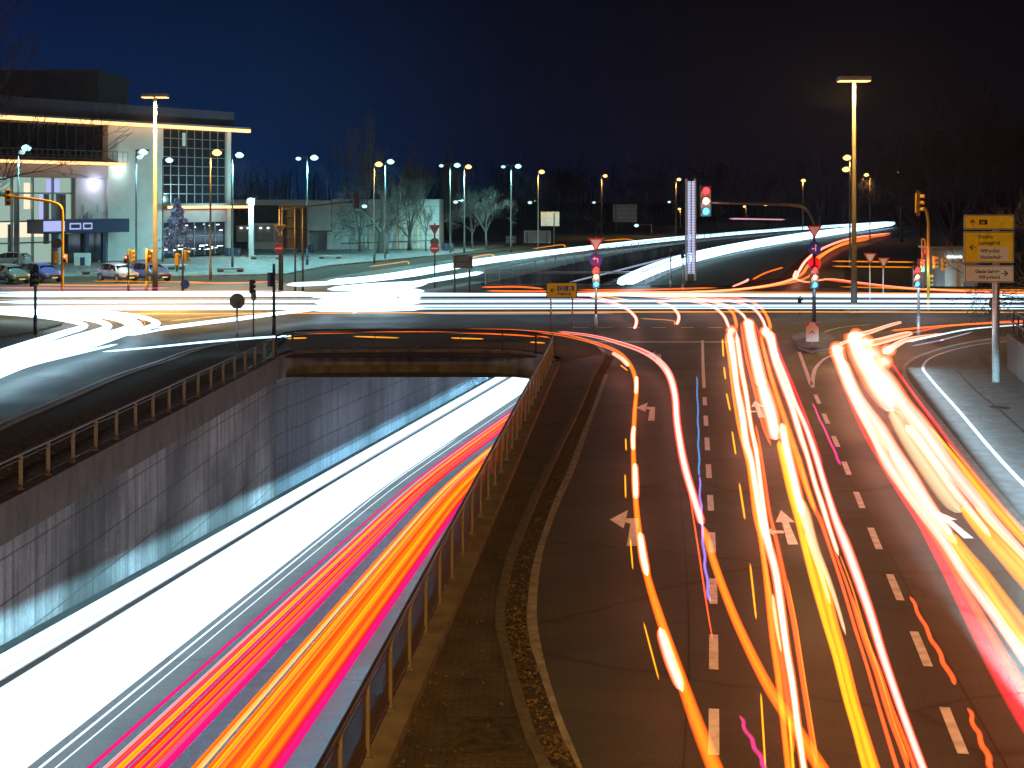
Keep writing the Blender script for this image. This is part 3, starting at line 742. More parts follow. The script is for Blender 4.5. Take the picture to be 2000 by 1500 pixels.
# ------------------------------------------------------------------ traffic signals
M['red_on'] = emit('signal_red_on', (1.0, .045, .05), 3.2)
M['amber_on'] = emit('signal_amber_on', (1.0, .66, .36), 3.6)
M['green_on'] = emit('signal_green_on', (.10, .62, 1.0), 3.2)
M['ped_red'] = emit('ped_red_on', (1.0, .10, .07), 7)
M['lens_off'] = mat('signal_lens_off', (.03, .015, .015), .25)
def signal_head(parent, c, rot, body, lit=(0,0,0), n=3, s=1.0, board=False, m_light=70):
    """a column of n lenses with visors, facing -Y before rot"""
    R = Matrix.Rotation(rot, 3, 'Z')
    mb = MB(); hh = .31*n*s
    mb.bb((-.16*s,0,-hh/2),(.16*s,.2*s,hh/2))
    if board: mb.bb((-.3*s,.08*s,-hh/2-.15*s),(.3*s,.10*s,hh/2+.15*s))
    o = mb.build('signal_head', body, parent, bevel=.02); o.location = c; o.rotation_euler = (0,0,rot)
    for i in range(n):
        z = hh/2 - (.155+.31*i)*s
        v = MB(); k = 12; rad = .125*s
        ring = [(math.cos(a)*rad, math.sin(a)*rad) for a in [math.radians(-25+230*j/k) for j in range(k+1)]]
        v.strip([(x, -.002, z+y) for x, y in ring], [(x, -.20*s, z+y-.015) for x, y in ring])
        vo = v.build('visor', M['black'] if body is not M['sig_yellow'] else M['sig_yellow'], o)
        l = MB(); l.lathe([(.105*s,-.004),(.08*s,-.035),(.02*s,-.05)], (0,0,z), 14, 'Y')
        mm = M['lens_off']
        if lit[i]: mm = (M['red_on'], M['amber_on'], M['green_on'])[i] if n == 3 else M['ped_red']
        l.build('lens', mm, o, True)
        if lit[i] and n == 3 and m_light:
            lamp_light(o, (0, -.45*s, z), ((1,.04,.10), (1,.6,.25), (.08,.6,1))[i], m_light, .1*s)
    return o
def disc(parent, c, r, m, name='sign', ring=None, n=24, thick=.02):
    o = MB().lathe([(r, 0),(r, -thick)], c, n, 'Y').build(name, ring or m, parent)
    if ring: MB().lathe([(r*.86, -thick-.004),(r*.86, -thick-.001)], c, n, 'Y').build('sign_face', m, o)
    return o
def tri_sign(parent, cz, w, face, border, y=-.06, name='yield_sign', cx=0):
    h = w*.866
    def tri(k): return [(cx-w/2*k, cz+h*.333*k),(cx, cz-h*.667*k),(cx+w/2*k, cz+h*.333*k)]
    o = MB().plate(tri(1), y, y+.02).build(name, border, parent, bevel=.01)
    if face: MB().plate(tri(.68), y-.004, y-.001).build('sign_face', face, o)
    return o
def arrow_mark(parent, c, s, kind, m, y, name='arrow_mark'):
    mb = MB(); x, z = c
    def pl(ps): mb.plate([(x+a*s, z+b*s) for a, b in ps], y, y+.002)
    if kind == 'left_up':       # turn-left arrow: shaft up, bent left
        pl([(.20,-.55),(.38,-.55),(.38,.10),(.20,.02)]); pl([(.20,.02),(.38,.10),(.22,.28),(-.25,.28),(-.25,.10),(.12,.10)]); pl([(-.22,.52),(-.62,.19),(-.22,-.14)])
    if kind == 'straight_left':
        pl([(.10,-.6),(.26,-.6),(.26,.3),(.10,.3)]); pl([(-.02,.3),(.38,.3),(.18,.68)]); pl([(.10,-.22),(.10,-.06),(-.28,-.06),(-.28,-.22)]); pl([(-.26,.08),(-.56,-.14),(-.26,-.36)])
    if kind == 'left': pl([(-.15,.06),(-.15,-.06),(.5,-.06),(.5,.06)]); pl([(-.5,0),(-.02,.44),(.13,.33),(-.22,0)]); pl([(-.5,0),(-.22,0),(.13,-.33),(-.02,-.44)])
    if kind == 'right': pl([(.15,-.06),(.15,.06),(-.5,.06),(-.5,-.06)]); pl([(.5,0),(.22,0),(-.13,.33),(.02,.44)]); pl([(.5,0),(.02,-.44),(-.13,-.33),(.22,0)])
    if kind == 'up': pl([(-.06,-.5),(.06,-.5),(.06,.15),(-.06,.15)]); pl([(0,.5),(-.44,.02),(-.33,-.13),(0,.22)]); pl([(0,.5),(0,.22),(.33,-.13),(.44,.02)])
    return mb.build(name, m, parent)
def pole(t, z, r=.06, m='steel', foot=True):
    mb = MB(); mb.tube([(0,0,0),(0,0,z)], r, 10)
    if foot: mb.tube([(0,0,0),(0,0,1.0)], r*1.35, 10)
    return mb.build('pole', M[m], t, True)

# near signal, left-turn lanes (all three lenses burnt in by the long exposure)
p = W(1164, 651); k = p.y/F
t = thing('traffic_signal', 'traffic signal with a blue left-turn disc, just right of the yellow Augsburg sign', 'traffic light', p)
pole(t, wz(462, p.y), .065)
signal_head(t, (0,-.12, wz(540, p.y)), 0, M['dark_steel'], (1,1,1), 3, 1.25)
o = disc(t, (0,-.09, wz(507,p.y)), .34, M['sign_blue'], 'arrow_sign', M['sign_blue']); arrow_mark(o, (0, wz(507,p.y)), .30, 'left_up', M['sign_white'], -.125)
tri_sign(t, wz(474,p.y), .84, M['sign_white'], M['sign_red'])
# middle signal on its island, with the overhead arm
p = W(1590, 657)
t = thing('traffic_signal', 'traffic signal with a long overhead arm on the island behind the white chevron board', 'traffic light', p)
mb = MB(); mb.tube([(0,0,0),(0,0,1.2),(0,0,wz(470,p.y))], [.11,.10,.09], 12); mb.build('pole', M['dark_steel'], t, True)
arm = [(0,0,wz(470,p.y)),(0,0,wz(440,p.y)),(wx(1584,p.y)-p.x,0,wz(422,p.y)),(wx(1570,p.y)-p.x,0,wz(407,p.y)),(wx(1545,p.y)-p.x,0,wz(401,p.y)),(wx(1500,p.y)-p.x,0,wz(398.5,p.y)),(wx(1384,p.y)-p.x,0,wz(396,p.y))]
MB().tube(catmull(arm,5), .065, 8).build('arm', M['dark_steel'], t, True)
signal_head(t, (0,-.12, wz(541,p.y)), 0, M['dark_steel'], (1,1,1), 3, 1.25)
signal_head(t, (wx(1378,p.y)-p.x,-.12, wz(392.5,p.y)), 0, M['dark_steel'], (1,1,1), 3, 1.7)
o = disc(t, (0,-.09, wz(484,p.y)), .33, M['sign_blue'], 'arrow_sign', M['sign_blue']); arrow_mark(o, (0, wz(484,p.y)), .30, 'straight_left', M['sign_white'], -.125)
disc(t, (0,-.05, wz(515,p.y)), .33, M['sign_red'], 'backing_disc')  # its red is the glow of the signal, put into the colour
tri_sign(t, wz(449,p.y), .78, M['sign_white'], M['sign_red'])
# keep-left board
p = W(1586, 681)
t = thing('hazard_board', 'small white board with red upward chevrons at the tip of the traffic island', 'road sign', p)
pole(t, .95, .035, foot=False)
zc, hw, hh = wz(648,p.y), wx(1598.5,p.y)-p.x, (wz(629,p.y)-wz(667,p.y))/2
b = MB(); b.bb((-hw,-.06,zc-hh),(hw,-.04,zc+hh)); o = b.build('board', M['sign_white'], t, bevel=.008)
c = MB()
for a in (-1,1): c.plate([(a*hw*.98, zc+hh*.97),(a*hw*.30, zc+hh*.97),(a*hw*.98, zc+hh*.42)], -.065, -.061)
c.plate([(0,zc+hh*.18),(-hw*.55,zc-hh*.22),(0,zc-hh*.05),(hw*.55,zc-hh*.22)], -.065, -.061); c.build('chevron', M['sign_red'], o)
# right signals
p = W(1794, 655)
t = thing('traffic_signal', 'slim traffic signal with all lenses lit, before the tall yellow signal mast', 'traffic light', p)
pole(t, wz(505,p.y), .07); signal_head(t, (-.12,-.12,wz(540,p.y)), 0, M['dark_steel'], (1,1,1), 3, 1.2)
signal_head(t, (.14,.1,wz(548,p.y)), -1.4, M['dark_steel'], (0,0,0), 3, .9)
p = W(1813, 606)
t = thing('traffic_signal', 'tall yellow signal mast with a tilted yellow signal at its bent top', 'traffic light', p)
MB().tube(catmull([(0,0,0),(0,0,2),(.0,0,wz(470,p.y)),(0,0,wz(435,p.y)),(-.12,-.02,wz(412,p.y)),(-.3,-.03,wz(405,p.y))],4), .10, 10).build('pole', M['sig_yellow'], t, True)
o = signal_head(t, (-.55,-.1,wz(397,p.y)), .9, M['sig_yellow'], (0,0,0), 3, 1.3, True); o.rotation_euler = (0,.08,1.0)
signal_head(t, (-.42,-.15,wz(518,p.y)), 0, M['sig_yellow'], (1,0,1), 3, .9)
MB().tube(catmull([(-.40,0,wz(505,p.y)),(-.40,0,wz(470,p.y)),(-.3,0,wz(467,p.y)),(-.2,0,wz(472,p.y)),(-.2,0,wz(495,p.y))],3), .045, 6).build('bracket', M['sig_yellow'], t, True)
for dx, py, r_ in ((.42,512,-1.3),(.95,516,-1.3),(.10,548,-1.3)):
    signal_head(t, (dx,-.1,wz(py,p.y)), -r_, M['sig_yellow'], (0,0,0), 3, .85)
# overhead signals seen from behind on the far left
p = W(547, 576)
t = thing('traffic_signal', 'brown signal pole with a long thin arm ending in a dark signal seen from behind', 'traffic light', p)
MB().tube([(0,0,0),(0,0,wz(408,p.y))], .11, 10).build('pole', M['dark_steel'], t, True)
MB().tube(catmull([(0,0,wz(420,p.y)),(.25,0,wz(410,p.y)),(wx(620,p.y)-p.x,0,wz(401,p.y)),(wx(690,p.y)-p.x,0,wz(394,p.y))],4), .05, 8).build('arm', M['dark_steel'], t, True)
signal_head(t, (wx(697,p.y)-p.x, 0, wz(392,p.y)), math.pi, M['black'], (0,0,0), 3, 1.25)
disc(t, (-.08,-.14,wz(485,p.y)), .37, M['sign_red'], 'no_entry_sign'); b = MB(); b.bb((-.34,-.168,wz(485,p.y)-.05),(.18,-.162,wz(485,p.y)+.05)); b.build('white_bar', M['sign_white'], t)
tri_sign(t, wz(446,p.y), .9, M['sign_back'], M['sig_yellow'], -.15)
disc(t, (-.0,-.14,wz(467,p.y)), .27, M['sign_back'], 'round_sign')
p = W(122, 580)
t = thing('traffic_signal', 'yellow signal mast with a curved arm reaching left, by the parked cars', 'traffic light', p)
MB().tube(catmull([(0,0,0),(0,0,3),(0,0,wz(420,p.y)),(-.15,0,wz(403,p.y)),(-.6,0,wz(396,p.y)),(-1.5,0,wz(391,p.y)),(wx(0,p.y)-p.x,0,wz(381,p.y)),(wx(-40,p.y)-p.x,0,wz(379,p.y))],4), .10, 10).build('pole', M['sig_yellow'], t, True)
signal_head(t, (wx(17,p.y)-p.x, -.1, wz(386,p.y)), .5, M['sig_yellow'], (0,0,0), 3, 1.25)
disc(t, (-.35,-.12,wz(475,p.y)), .36, M['sign_back'], 'round_sign')
signal_head(t, (-.42,-.1,wz(502,p.y)), 1.5, M['sig_yellow'], (0,0,0), 3, .9)
signal_head(t, (.22,-.14,wz(505,p.y)), .2, M['sig_yellow'], (1,0), 2, 1.0)
for px, base, top, hx, hy, r_, body, lit, lab in (
    (251,574,484,247,506,0,'dark_steel',(1,0),'dark pole with a small red pedestrian signal in front of the silver-blue parked car'),
    (286,576,486,293,505,0,'sig_yellow',(1,0),'yellow pole with a small red pedestrian signal just left of the left high mast')):
    p = W(px, base); t = thing('pedestrian_signal', lab, 'traffic light', p); pole(t, wz(top,p.y), .07, 'dark_steel' if body == 'dark_steel' else 'sig_yellow')
    signal_head(t, (wx(hx,p.y)-p.x,-.14,wz(hy,p.y)), 0, M[body], lit, 2, .95)
    signal_head(t, (.35,-.05,wz(500,p.y)), 1.4, M['sig_yellow'], (0,0,0), 3, .95)
p = W(357, 575); t = thing('traffic_signal', 'pole with two yellow signals seen from behind, below the plum-coloured conical tree', 'traffic light', p); pole(t, wz(486,p.y), .08, 'dark_steel')
signal_head(t, (-.4,.1,wz(507,p.y)), 2.9, M['sig_yellow'], (0,0,0), 3, .95); signal_head(t, (.3,.1,wz(501,p.y)), 2.2, M['sig_yellow'], (0,0,0), 3, .95)
disc(t, (.2,-.1,wz(555,p.y)), .33, M['sign_blue'], 'round_sign')
# near poles left of the portal
p = W(69, 653); t = thing('traffic_signal', 'dark signal pole seen from the side on the small island at the left', 'traffic light', p); pole(t, wz(516,p.y), .075, 'dark_steel')
signal_head(t, (0,-.12,wz(543,p.y)), .9, M['black'], (0,0,0), 3, .95)
for px, base, top, cy_, rr, lab in ((463,684,588,588,.36,'pole with a round sign seen from behind, nearest the left railing'),(495,661,545,577,.30,'second pole with a narrow round sign seen edge-on, between two dark poles')):
    p = W(px, base); t = thing('road_sign', lab, 'road sign', p); pole(t, wz(top,p.y), .045, 'steel', False)
    o = disc(t, (0,.05,wz(cy_,p.y)), rr, M['sign_back'], 'sign_plate')
    if rr < .35: o.scale = (.45,1,1); signal_head(t, (-.05,0,wz(560,p.y)), 1.9, M['black'], (0,0,0), 3, .75)
p = W(535, 653); t = thing('traffic_signal', 'dark signal pole at the left corner of the portal railing, its signal turned away', 'traffic light', p); pole(t, wz(515,p.y), .075, 'dark_steel')
signal_head(t, (-.15,.05,wz(546,p.y)), 2.4, M['black'], (0,0,0), 3, .8)
# distant pairs of signs
p = W(849, 562); t = thing('road_sign', 'dark triangle back above a red no-entry disc, left of the round bare trees', 'road sign', p); pole(t, wz(436,p.y), .06, 'dark_steel', False)
tri_sign(t, wz(446,p.y), .95, M['sign_back'], M['sign_red'], -.09); disc(t, (0,-.09,wz(473,p.y)), .35, M['sign_back'], 'round_sign')
disc(t, (0,-.12,wz(485,p.y)), .38, M['sign_red'], 'no_entry_sign'); b = MB(); b.bb((-.27,-.150,wz(485,p.y)-.05),(.27,-.144,wz(485,p.y)+.05)); b.build('white_bar', M['sign_white'], t)
for px, base, cy_, lab in ((1699,590,502,'slim pole with a small orange-lit yield triangle right of the right high mast'),(1725,578,510,'slim pole with a white and red yield triangle, second right of the high mast')):
    p = W(px, base); t = thing('yield_sign', lab, 'road sign', p); pole(t, wz(cy_-5,p.y), .05, 'sign_white', False); tri_sign(t, wz(cy_,p.y), .95, M['sign_white'], M['sign_red'], -.08)
for px, base, top, lab in ((1563,613,577,'thin white marker post left of the middle signal'),(1334,577,487,'thin grey pole just left of the lattice column, nearer one'),(1310,566,484,'thin grey pole left of the lattice column, farther one')):
    p = W(px, base); t = thing('marker_post', lab, 'post', p); pole(t, wz(top,p.y), .06, 'steel'); signal_head(t, (0,-.07,wz(top+12,p.y)), 0.6, M['black'], (0,0), 2, .7)

# ------------------------------------------------------------------ sign boards with lettering
def text(parent, s, size, x, z, y, m, align='LEFT', name='lettering', xs=1.0):
    c = bpy.data.curves.new(name, 'FONT'); c.body = s; c.size = size; c.align_x = align; c.extrude = .001; c.offset = .005
    o = bpy.data.objects.new(name, c); me = bpy.data.meshes.new_from_object(o); bpy.data.objects.remove(o)
    me.materials.clear(); me.materials.append(m)
    o = bpy.data.objects.new(name, me); COL.objects.link(o); o.parent = parent
    o.location = (x, y, z); o.rotation_euler = (math.pi/2,0,0); o.scale = (xs,1,1); return o
def rrect(x0, x1, z0, z1, r=.04, n=4):
    ps = []
    for cx, cz, a0 in ((x1-r,z1-r,0),(x0+r,z1-r,90),(x0+r,z0+r,180),(x1-r,z0+r,270)):
        ps += [(cx+r*math.cos(math.radians(a0+90*i/n)), cz+r*math.sin(math.radians(a0+90*i/n))) for i in range(n+1)]
    return ps
def board(parent, x0, x1, z0, z1, y, face, edge, name='board', line=None):
    o = MB().plate(rrect(x0,x1,z0,z1), y, y+.03).build(name, edge, parent)
    b = .028
    MB().plate(rrect(x0+b*.7,x1-b*.7,z0+b*.7,z1-b*.7), y-.003, y-.0005).build('sign_border', line or M['sign_black'], o)
    MB().plate(rrect(x0+b*1.5,x1-b*1.5,z0+b*1.5,z1-b*1.5), y-.006, y-.0035).build('sign_face', face, o)
    return o
p = W(1945, 751); Y = p.y
t = thing('direction_sign', 'thick steel post with two yellow direction boards above a white one, on the right pavement', 'direction sign', p)
mb = MB(); mb.tube([(0,0,0),(0,0,wz(425,Y))], .135, 16); mb.build('pole', M['steel'], t, True)
X = lambda px: wx(px, Y) - p.x
Z = lambda py: wz(py, Y)
yb = -.19
o = board(t, X(1879.5), X(1977), Z(448), Z(419.5), yb, M['sign_yellow'], M['sign_white'])
arrow_mark(o, (X(1896), Z(434)), .24, 'up', M['sign_black'], yb-.009)
MB().plate(rrect(X(1909),X(1925),Z(438.5),Z(429),.03), yb-.009, yb-.0065).build('route_shield', M['sign_black'], o); text(o, '10', .15, X(1911.5), Z(437.6), yb-.012, M['sign_yellow'])
o = board(t, X(1879.5), X(1976.5), Z(513), Z(452), yb, M['sign_yellow'], M['sign_white'])
arrow_mark(o, (X(1896), Z(482.5)), .25, 'left', M['sign_black'], yb-.009)
text(o, 'Senden', .185, X(1907.5), Z(465.5), yb-.009, M['sign_black']); text(o, 'Ludwigsfeld', .185, X(1907.5), Z(477.3), yb-.009, M['sign_black'], xs=.93)
MB().plate([(X(1908),Z(508.5)),(X(1966),Z(508.5)),(X(1966),Z(482)),(X(1908),Z(482))], yb-.009, yb-.0065).build('inset_panel', M['sign_white'], o)
text(o, 'Wiley-Süd', .185, X(1911), Z(492.5), yb-.012, M['sign_black'], xs=.93); text(o, 'Hochschule', .185, X(1911), Z(504.8), yb-.012, M['sign_black'], xs=.93)
o = board(t, X(1880.5), X(1976.5), Z(551), Z(517.5), yb, M['sign_white'], M['sign_white'])
arrow_mark(o, (X(1959), Z(533.5)), .26, 'right', M['sign_black'], yb-.009)
text(o, 'Glacis-Galerie', .175, X(1949), Z(532.5), yb-.009, M['sign_black'], 'RIGHT', xs=.93); text(o, 'Wiley-Nord', .175, X(1949), Z(543.8), yb-.009, M['sign_black'], 'RIGHT', xs=.93)
disc(t, (X(1945), .17, Z(594)), .22, M['sign_back'], 'round_sign'); b = MB(); b.bb((X(1933),.15,Z(624)),(X(1956),.17,Z(606.5))); b.build('small_sign', M['sign_back'], t)
# yellow motorway sign
p = W(1097, 658); Y = p.y
t = thing('direction_sign', 'yellow direction sign with a blue motorway panel on two thin posts behind the portal railing', 'direction sign', p)
for px in (1076, 1118): m_ = MB(); m_.tube([(X(px),0,0),(X(px),0,Z(549.5))], .045, 8); m_.build('post', M['steel'], t, True)
o = board(t, X(1066.5), X(1127.5), Z(582), Z(551.5), -.08, M['sign_yellow'], M['sign_black'])
arrow_mark(o, (X(1079), Z(567)), .27, 'left', M['sign_black'], -.09)
MB().plate(rrect(X(1088.3),X(1121),Z(567.8),Z(558.2),.01), -.09, -.0865).build('motorway_panel', M['sign_blue'], o)
sh = [(X(1091.2),Z(562.8)),(X(1093),Z(559.6)),(X(1102.5),Z(559.6)),(X(1104.3),Z(562.8)),(X(1102.5),Z(566.6)),(X(1093),Z(566.6))]
MB().plate(sh, -.094, -.0905).build('route_shield', M['sign_white'], o)
cx_, cz_ = X(1097.8), Z(563.1)
MB().plate([(cx_+(a-cx_)*.86, cz_+(b_-cz_)*.74) for a, b_ in sh], -.097, -.0945).build('shield_field', M['sign_blue'], o)
text(o, '7', .13, X(1096.3), Z(565.4), -.099, M['sign_white'])
mw = MB()
for a in (-1, 1):
    c0 = X(1113.2)
    mw.plate([(c0+a*.012,Z(559.3)),(c0+a*.035,Z(559.3)),(c0+a*.11,Z(567)),(c0+a*.04,Z(567))], -.094, -.0905)
mw.plate([(c0-.10,Z(562.0)),(c0+.10,Z(562.0)),(c0+.10,Z(561.1)),(c0-.10,Z(561.1))], -.098, -.0945); mw.build('motorway_symbol', M['sign_white'], o)
text(o, 'Augsburg', .185, X(1088.3), Z(575.4), -.09, M['sign_black'], xs=.98)
# sign boards seen from behind
def board_back(px0, px1, py0, py1, base, posts, label, m='sign_back', rim='mullion', ribs=3):
    Y = F*H/(base-HY); c = W((px0+px1)/2, base)
    t = thing('signboard', label, 'sign', c); X = lambda q: wx(q, Y) - c.x; Z = lambda q: wz(q, Y)
    b = MB(); b.bb((X(px0),0,Z(py1)),(X(px1),.05,Z(py0))); o = b.build('board', M[m], t)
    f = MB(); e = .06
    for q in (py0, py1): f.bb((X(px0)-e,-.05,Z(q)-e/2),(X(px1)+e,.06,Z(q)+e/2))
    for q in (px0, px1): f.bb((X(q)-e/2,-.052,Z(py1)),(X(q)+e/2,.058,Z(py0)))
    f.build('frame', M[rim], t)
    r = MB()
    for i in range(1, ribs+1): zz = Z(py1)+(Z(py0)-Z(py1))*i/(ribs+1); r.bb((X(px0),-.06,zz-.04),(X(px1),-.002,zz+.04))
    r.build('rib', M[rim], t)
    for q in posts: k = MB(); k.tube([(X(q),-.12,0),(X(q),-.12,Z(py0+2))], .075, 8); k.build('post', M['mast'] if m != 'black' else M['dark_steel'], t, True)
    return t
board_back(546,600,402,485,568,(552,577,592),'large dark signboard seen from behind on tall posts, below the long signal arm','black','dark_steel',3)
board_back(1057,1092,414,441,485,(1082,),'white-lit signboard seen from behind on one post right of a yellow lamp','render_white','sign_white',2)
board_back(1198,1243,400,433,470,(1203,),'framed grey signboard seen from behind on one post, left of the green lamp','render_grey','sign_yellow',3)
board_back(886,922,500,523,572,(888,917),'low dark signboard on two thin posts in front of the white light trail','sign_back','dark_steel',1)
for px, x2, base, lab in ((996,1008,478,'small advertising stand with a pale poster below the cold double lamp'),(872,886,492,'small advertising stand at the foot of the tall thin poplar'),(448,470,502,'dark advertising stand by the benches on the square'),(590,612,495,'dark information stand beside the bicycle')):
    board_back(px-8, x2, base-17, base-3, base, (px, x2-3), lab, 'navy' if base > 490 else 'render_grey', 'dark_steel', 1)
board_back(1024,1075,451,474,478,(1030,1068),'wide low advertising board on the grass behind the far road','render_grey','sign_white',0)

# ------------------------------------------------------------------ glowing lattice column
M['led'] = emit('led_blue_white', (.62, .70, 1.0), 1.5); M['led_core'] = emit('led_strip', (.30, .36, 1.0), 1.1)
p = W(1349, 556); Y = p.y; hh_ = wz(349, Y); w_ = 8.6*Y/F
t = thing('light_column', 'tall square lattice column glowing blue-white at the head of the far ramp', 'light column', p)
for a, b in ((-1,-1),(1,-1),(1,1),(-1,1)):
    k = MB(); k.bb((a*w_-.04,b*w_-.04,0),(a*w_+.04,b*w_+.04,hh_)); k.build('corner_post', M['rail_far'], t)
k = MB(); n = 58
for i in range(n):
    z = .9 + (hh_-1.1)*i/n
    for a in (-1, 1):
        k.bb((-w_+.05, a*w_-.02, z),(w_-.05, a*w_+.02, z+.055)); k.bb((a*w_-.02,-w_+.05,z),(a*w_+.02,w_-.05,z+.055))
k.build('rung', M['rail_far'], t)
k = MB()
for a in (-.45, .45): k.bb((a*w_-.07,-.06,1.2),(a*w_+.07,.06,hh_-.3))
k.build('light_tube', M['led_core'], t)
k = MB()
for a in (-1, 1):
    for i in range(0, n, 1):
        z = .9 + (hh_-1.1)*i/n
        k.bb((a*w_*.45-.12,-w_-.03,z+.06),(a*w_*.45+.12,-w_-.021,z+.11))
k.build('led_row', M['led'], t)
k = MB(); k.bb((-w_-.1,-w_-.1,0),(w_+.1,w_+.1,.35)); k.build('base', M['coping'], t)

# ------------------------------------------------------------------ parked cars
def car_paint(name, col):
    m, N_, L_, b = base_mat(name); b.inputs['Base Color'].default_value = (*col, 1); b.inputs['Metallic'].default_value = .0
    b.inputs['Roughness'].default_value = .28; b.inputs['Coat Weight'].default_value = .8; b.inputs['Coat Roughness'].default_value = .05; return m
def make_car(label, paint, loc, rot, L_=4.3, hgt=1.62, suv=True):
    """nose towards +x"""
    t = thing('parked_car', label, 'car', loc, rot, 'cars parked along the square')
    hl = L_/2
    # stations: x, sill z, belt z, roof z, half width low, half width belt, half width roof
    st = [(-hl, .45,.95,.97,.70,.66,.60), (-hl+.10,.32,1.02,1.20,.82,.80,.58), (-hl+.55,.26,1.03,hgt-.10,.88,.87,.60), (-hl+1.2,.24,1.02,hgt,.90,.88,.62),
          (-hl+2.1,.24,1.0,hgt-.02,.90,.88,.62), (-hl+2.75,.24,.98,hgt-.16,.90,.87,.60), (-hl+3.35,.26,.96,1.0,.89,.84,.70), (-hl+3.9,.30,.88,.92,.86,.80,.62), (hl-.10,.36,.76,.80,.80,.74,.56), (hl,.46,.64,.67,.70,.66,.50)]
    rows = []
    for x, s, b, r, w0, w1, w2 in st:
        half = [(0,s),(w0*.8,s),(w0,s+.14),(w0+.02,(s+b)/2),(w1,b),(w2+.03,max(b+.01,r-.05)),(w2-.08,r),(0,r+.015)]
        rows.append([Vector((x, y, z)) for y, z in half] + [Vector((x, -y, z)) for y, z in half[-2:0:-1]])
    n = len(rows[0]); mb = MB(); vs = [v for r in rows for v in r]; fs = []
    for i in range(len(rows)-1):
        for k in range(n): fs.append((i*n+k, i*n+(k+1)%n, (i+1)*n+(k+1)%n, (i+1)*n+k))
    fs.append(tuple(range(n))); fs.append(tuple((len(rows)-1)*n+k for k in range(n)))
    mb.add(vs, fs); body = mb.build('body', paint, t, True)
    sd = body.modifiers.new('sub', 'SUBSURF'); sd.levels = sd.render_levels = 1
    def pane(q, name='window', m='glass_dark', out=.012):
        c = sum(q, Vector())/len(q); nrm = (q[1]-q[0]).cross(q[2]-q[0]).normalized()
        if nrm.dot(c-Vector((0,0,.6))) < 0: nrm = -nrm
        q2 = [c+(v-c)*.90+nrm*out for v in q]; q1 = [v-nrm*.03 for v in q2]
        k = MB(); nn = len(q); k.add(q1+q2, [list(range(nn)), list(range(nn,2*nn))]+[[i,(i+1)%nn,nn+(i+1)%nn,nn+i] for i in range(nn)]); return k.build(name, M[m], t)
    def rp(i, k, f=1.0): return rows[i][k].copy()
    for s in (4, n-4):
        s2 = 5 if s == 4 else n-5
        pane([rp(2,s)+Vector((.05,0,0)), rp(3,s), rp(3,s2), rp(2,s2)+Vector((.12,0,0))]); pane([rp(3,s), rp(4,s), rp(4,s2), rp(3,s2)]); pane([rp(4,s), rp(6,s)-Vector((.12,0,0)), rp(5,s2), rp(4,s2)])
    a, b = 5, n-5
    pane([rp(6,4)*1.0+Vector((-.02,-.05,.03)), rp(6,n-4)+Vector((-.02,.05,.03)), rp(5,b), rp(5,a)], 'windscreen', out=.03)
    pane([rp(1,4)+Vector((-.0,0,.06)), rp(1,n-4)+Vector((0,0,.06)), rp(2,b)+Vector((-.05,0,-.03)), rp(2,a)+Vector((-.05,0,-.03))], 'rear_window', out=.05)
    for x in (-hl+.82, hl-.85):
        for s in (-1, 1):
            w = MB(); w.lathe([(.20,-.10),(.325,-.11),(.34,-.07),(.34,.07),(.325,.11),(.20,.10)], (0,0,0), 20, 'Y')
            wo = w.build('wheel', M['tyre'], t, True); wo.location = (x, s*.80, .34)
            r = MB(); r.lathe([(.215,.112*s),(.19,.095*s),(.05,.118*s),(.03,.12*s)], (0,0,0), 20, 'Y'); r.build('rim', M['rim'], wo)
            ar = MB()
            ang = [math.radians(a_) for a_ in range(-8, 189, 14)]
            ar.strip([(x+.37*math.cos(q), s*.905, .34+.37*math.sin(q)) for q in ang], [(x+.43*math.cos(q), s*.90, .34+.43*math.sin(q)) for q in ang]); ar.build('wheel_arch', M['black'], t)
    for s in (-1, 1):
        h = MB(); h.box((hl-.16, s*.62, .72), (.22,.30,.13), -s*.35); h.build('headlight', M['rim'], t, bevel=.03)
        h = MB(); h.box((-hl+.07, s*.68, .92), (.14,.18,.20), s*.3); h.build('tail_light', M['sign_red'], t, bevel=.03)
        h = MB(); h.box((hl-1.45, s*.98, 1.03), (.12,.2,.13)); h.build('mirror', paint, t, bevel=.03)
        d = MB()
        for x in (-hl+1.22, -hl+2.12, hl-1.18): d.box((x, s*.905, .66), (.014,.02,.62))
        d.build('door_gap', M['black'], t)
    g = MB(); g.box((hl-.03,0,.55),(.08,1.0,.16)); g.build('grille', M['black'], t, bevel=.02)
    g = MB(); g.box((hl-.0,0,.42),(.05,.5,.11)); g.build('number_plate', M['sign_white'], t)
    return t
P_blue = car_paint('paint_silver_blue', (.30,.38,.75)); P_blue2 = car_paint('paint_blue', (.08,.14,.60)); P_teal = car_paint('paint_teal', (.10,.24,.36)); P_wht = car_paint('paint_white', (.55,.6,.6))
make_car('silver-blue compact car parked behind the dark pedestrian signal', P_blue, W(230,550), math.radians(-42))
make_car('bright blue car half behind the left high mast', P_blue2, W(294,549), math.radians(-42))
make_car('dark teal car parked at the left edge of the photo', P_teal, W(20,553), math.radians(-44))
make_car('dark blue car parked just left of the yellow signal mast', P_blue2, W(82,550), math.radians(-42))
make_car('pale white-green car parked farther back in front of the orange booth', P_wht, W(18,522), math.radians(170))

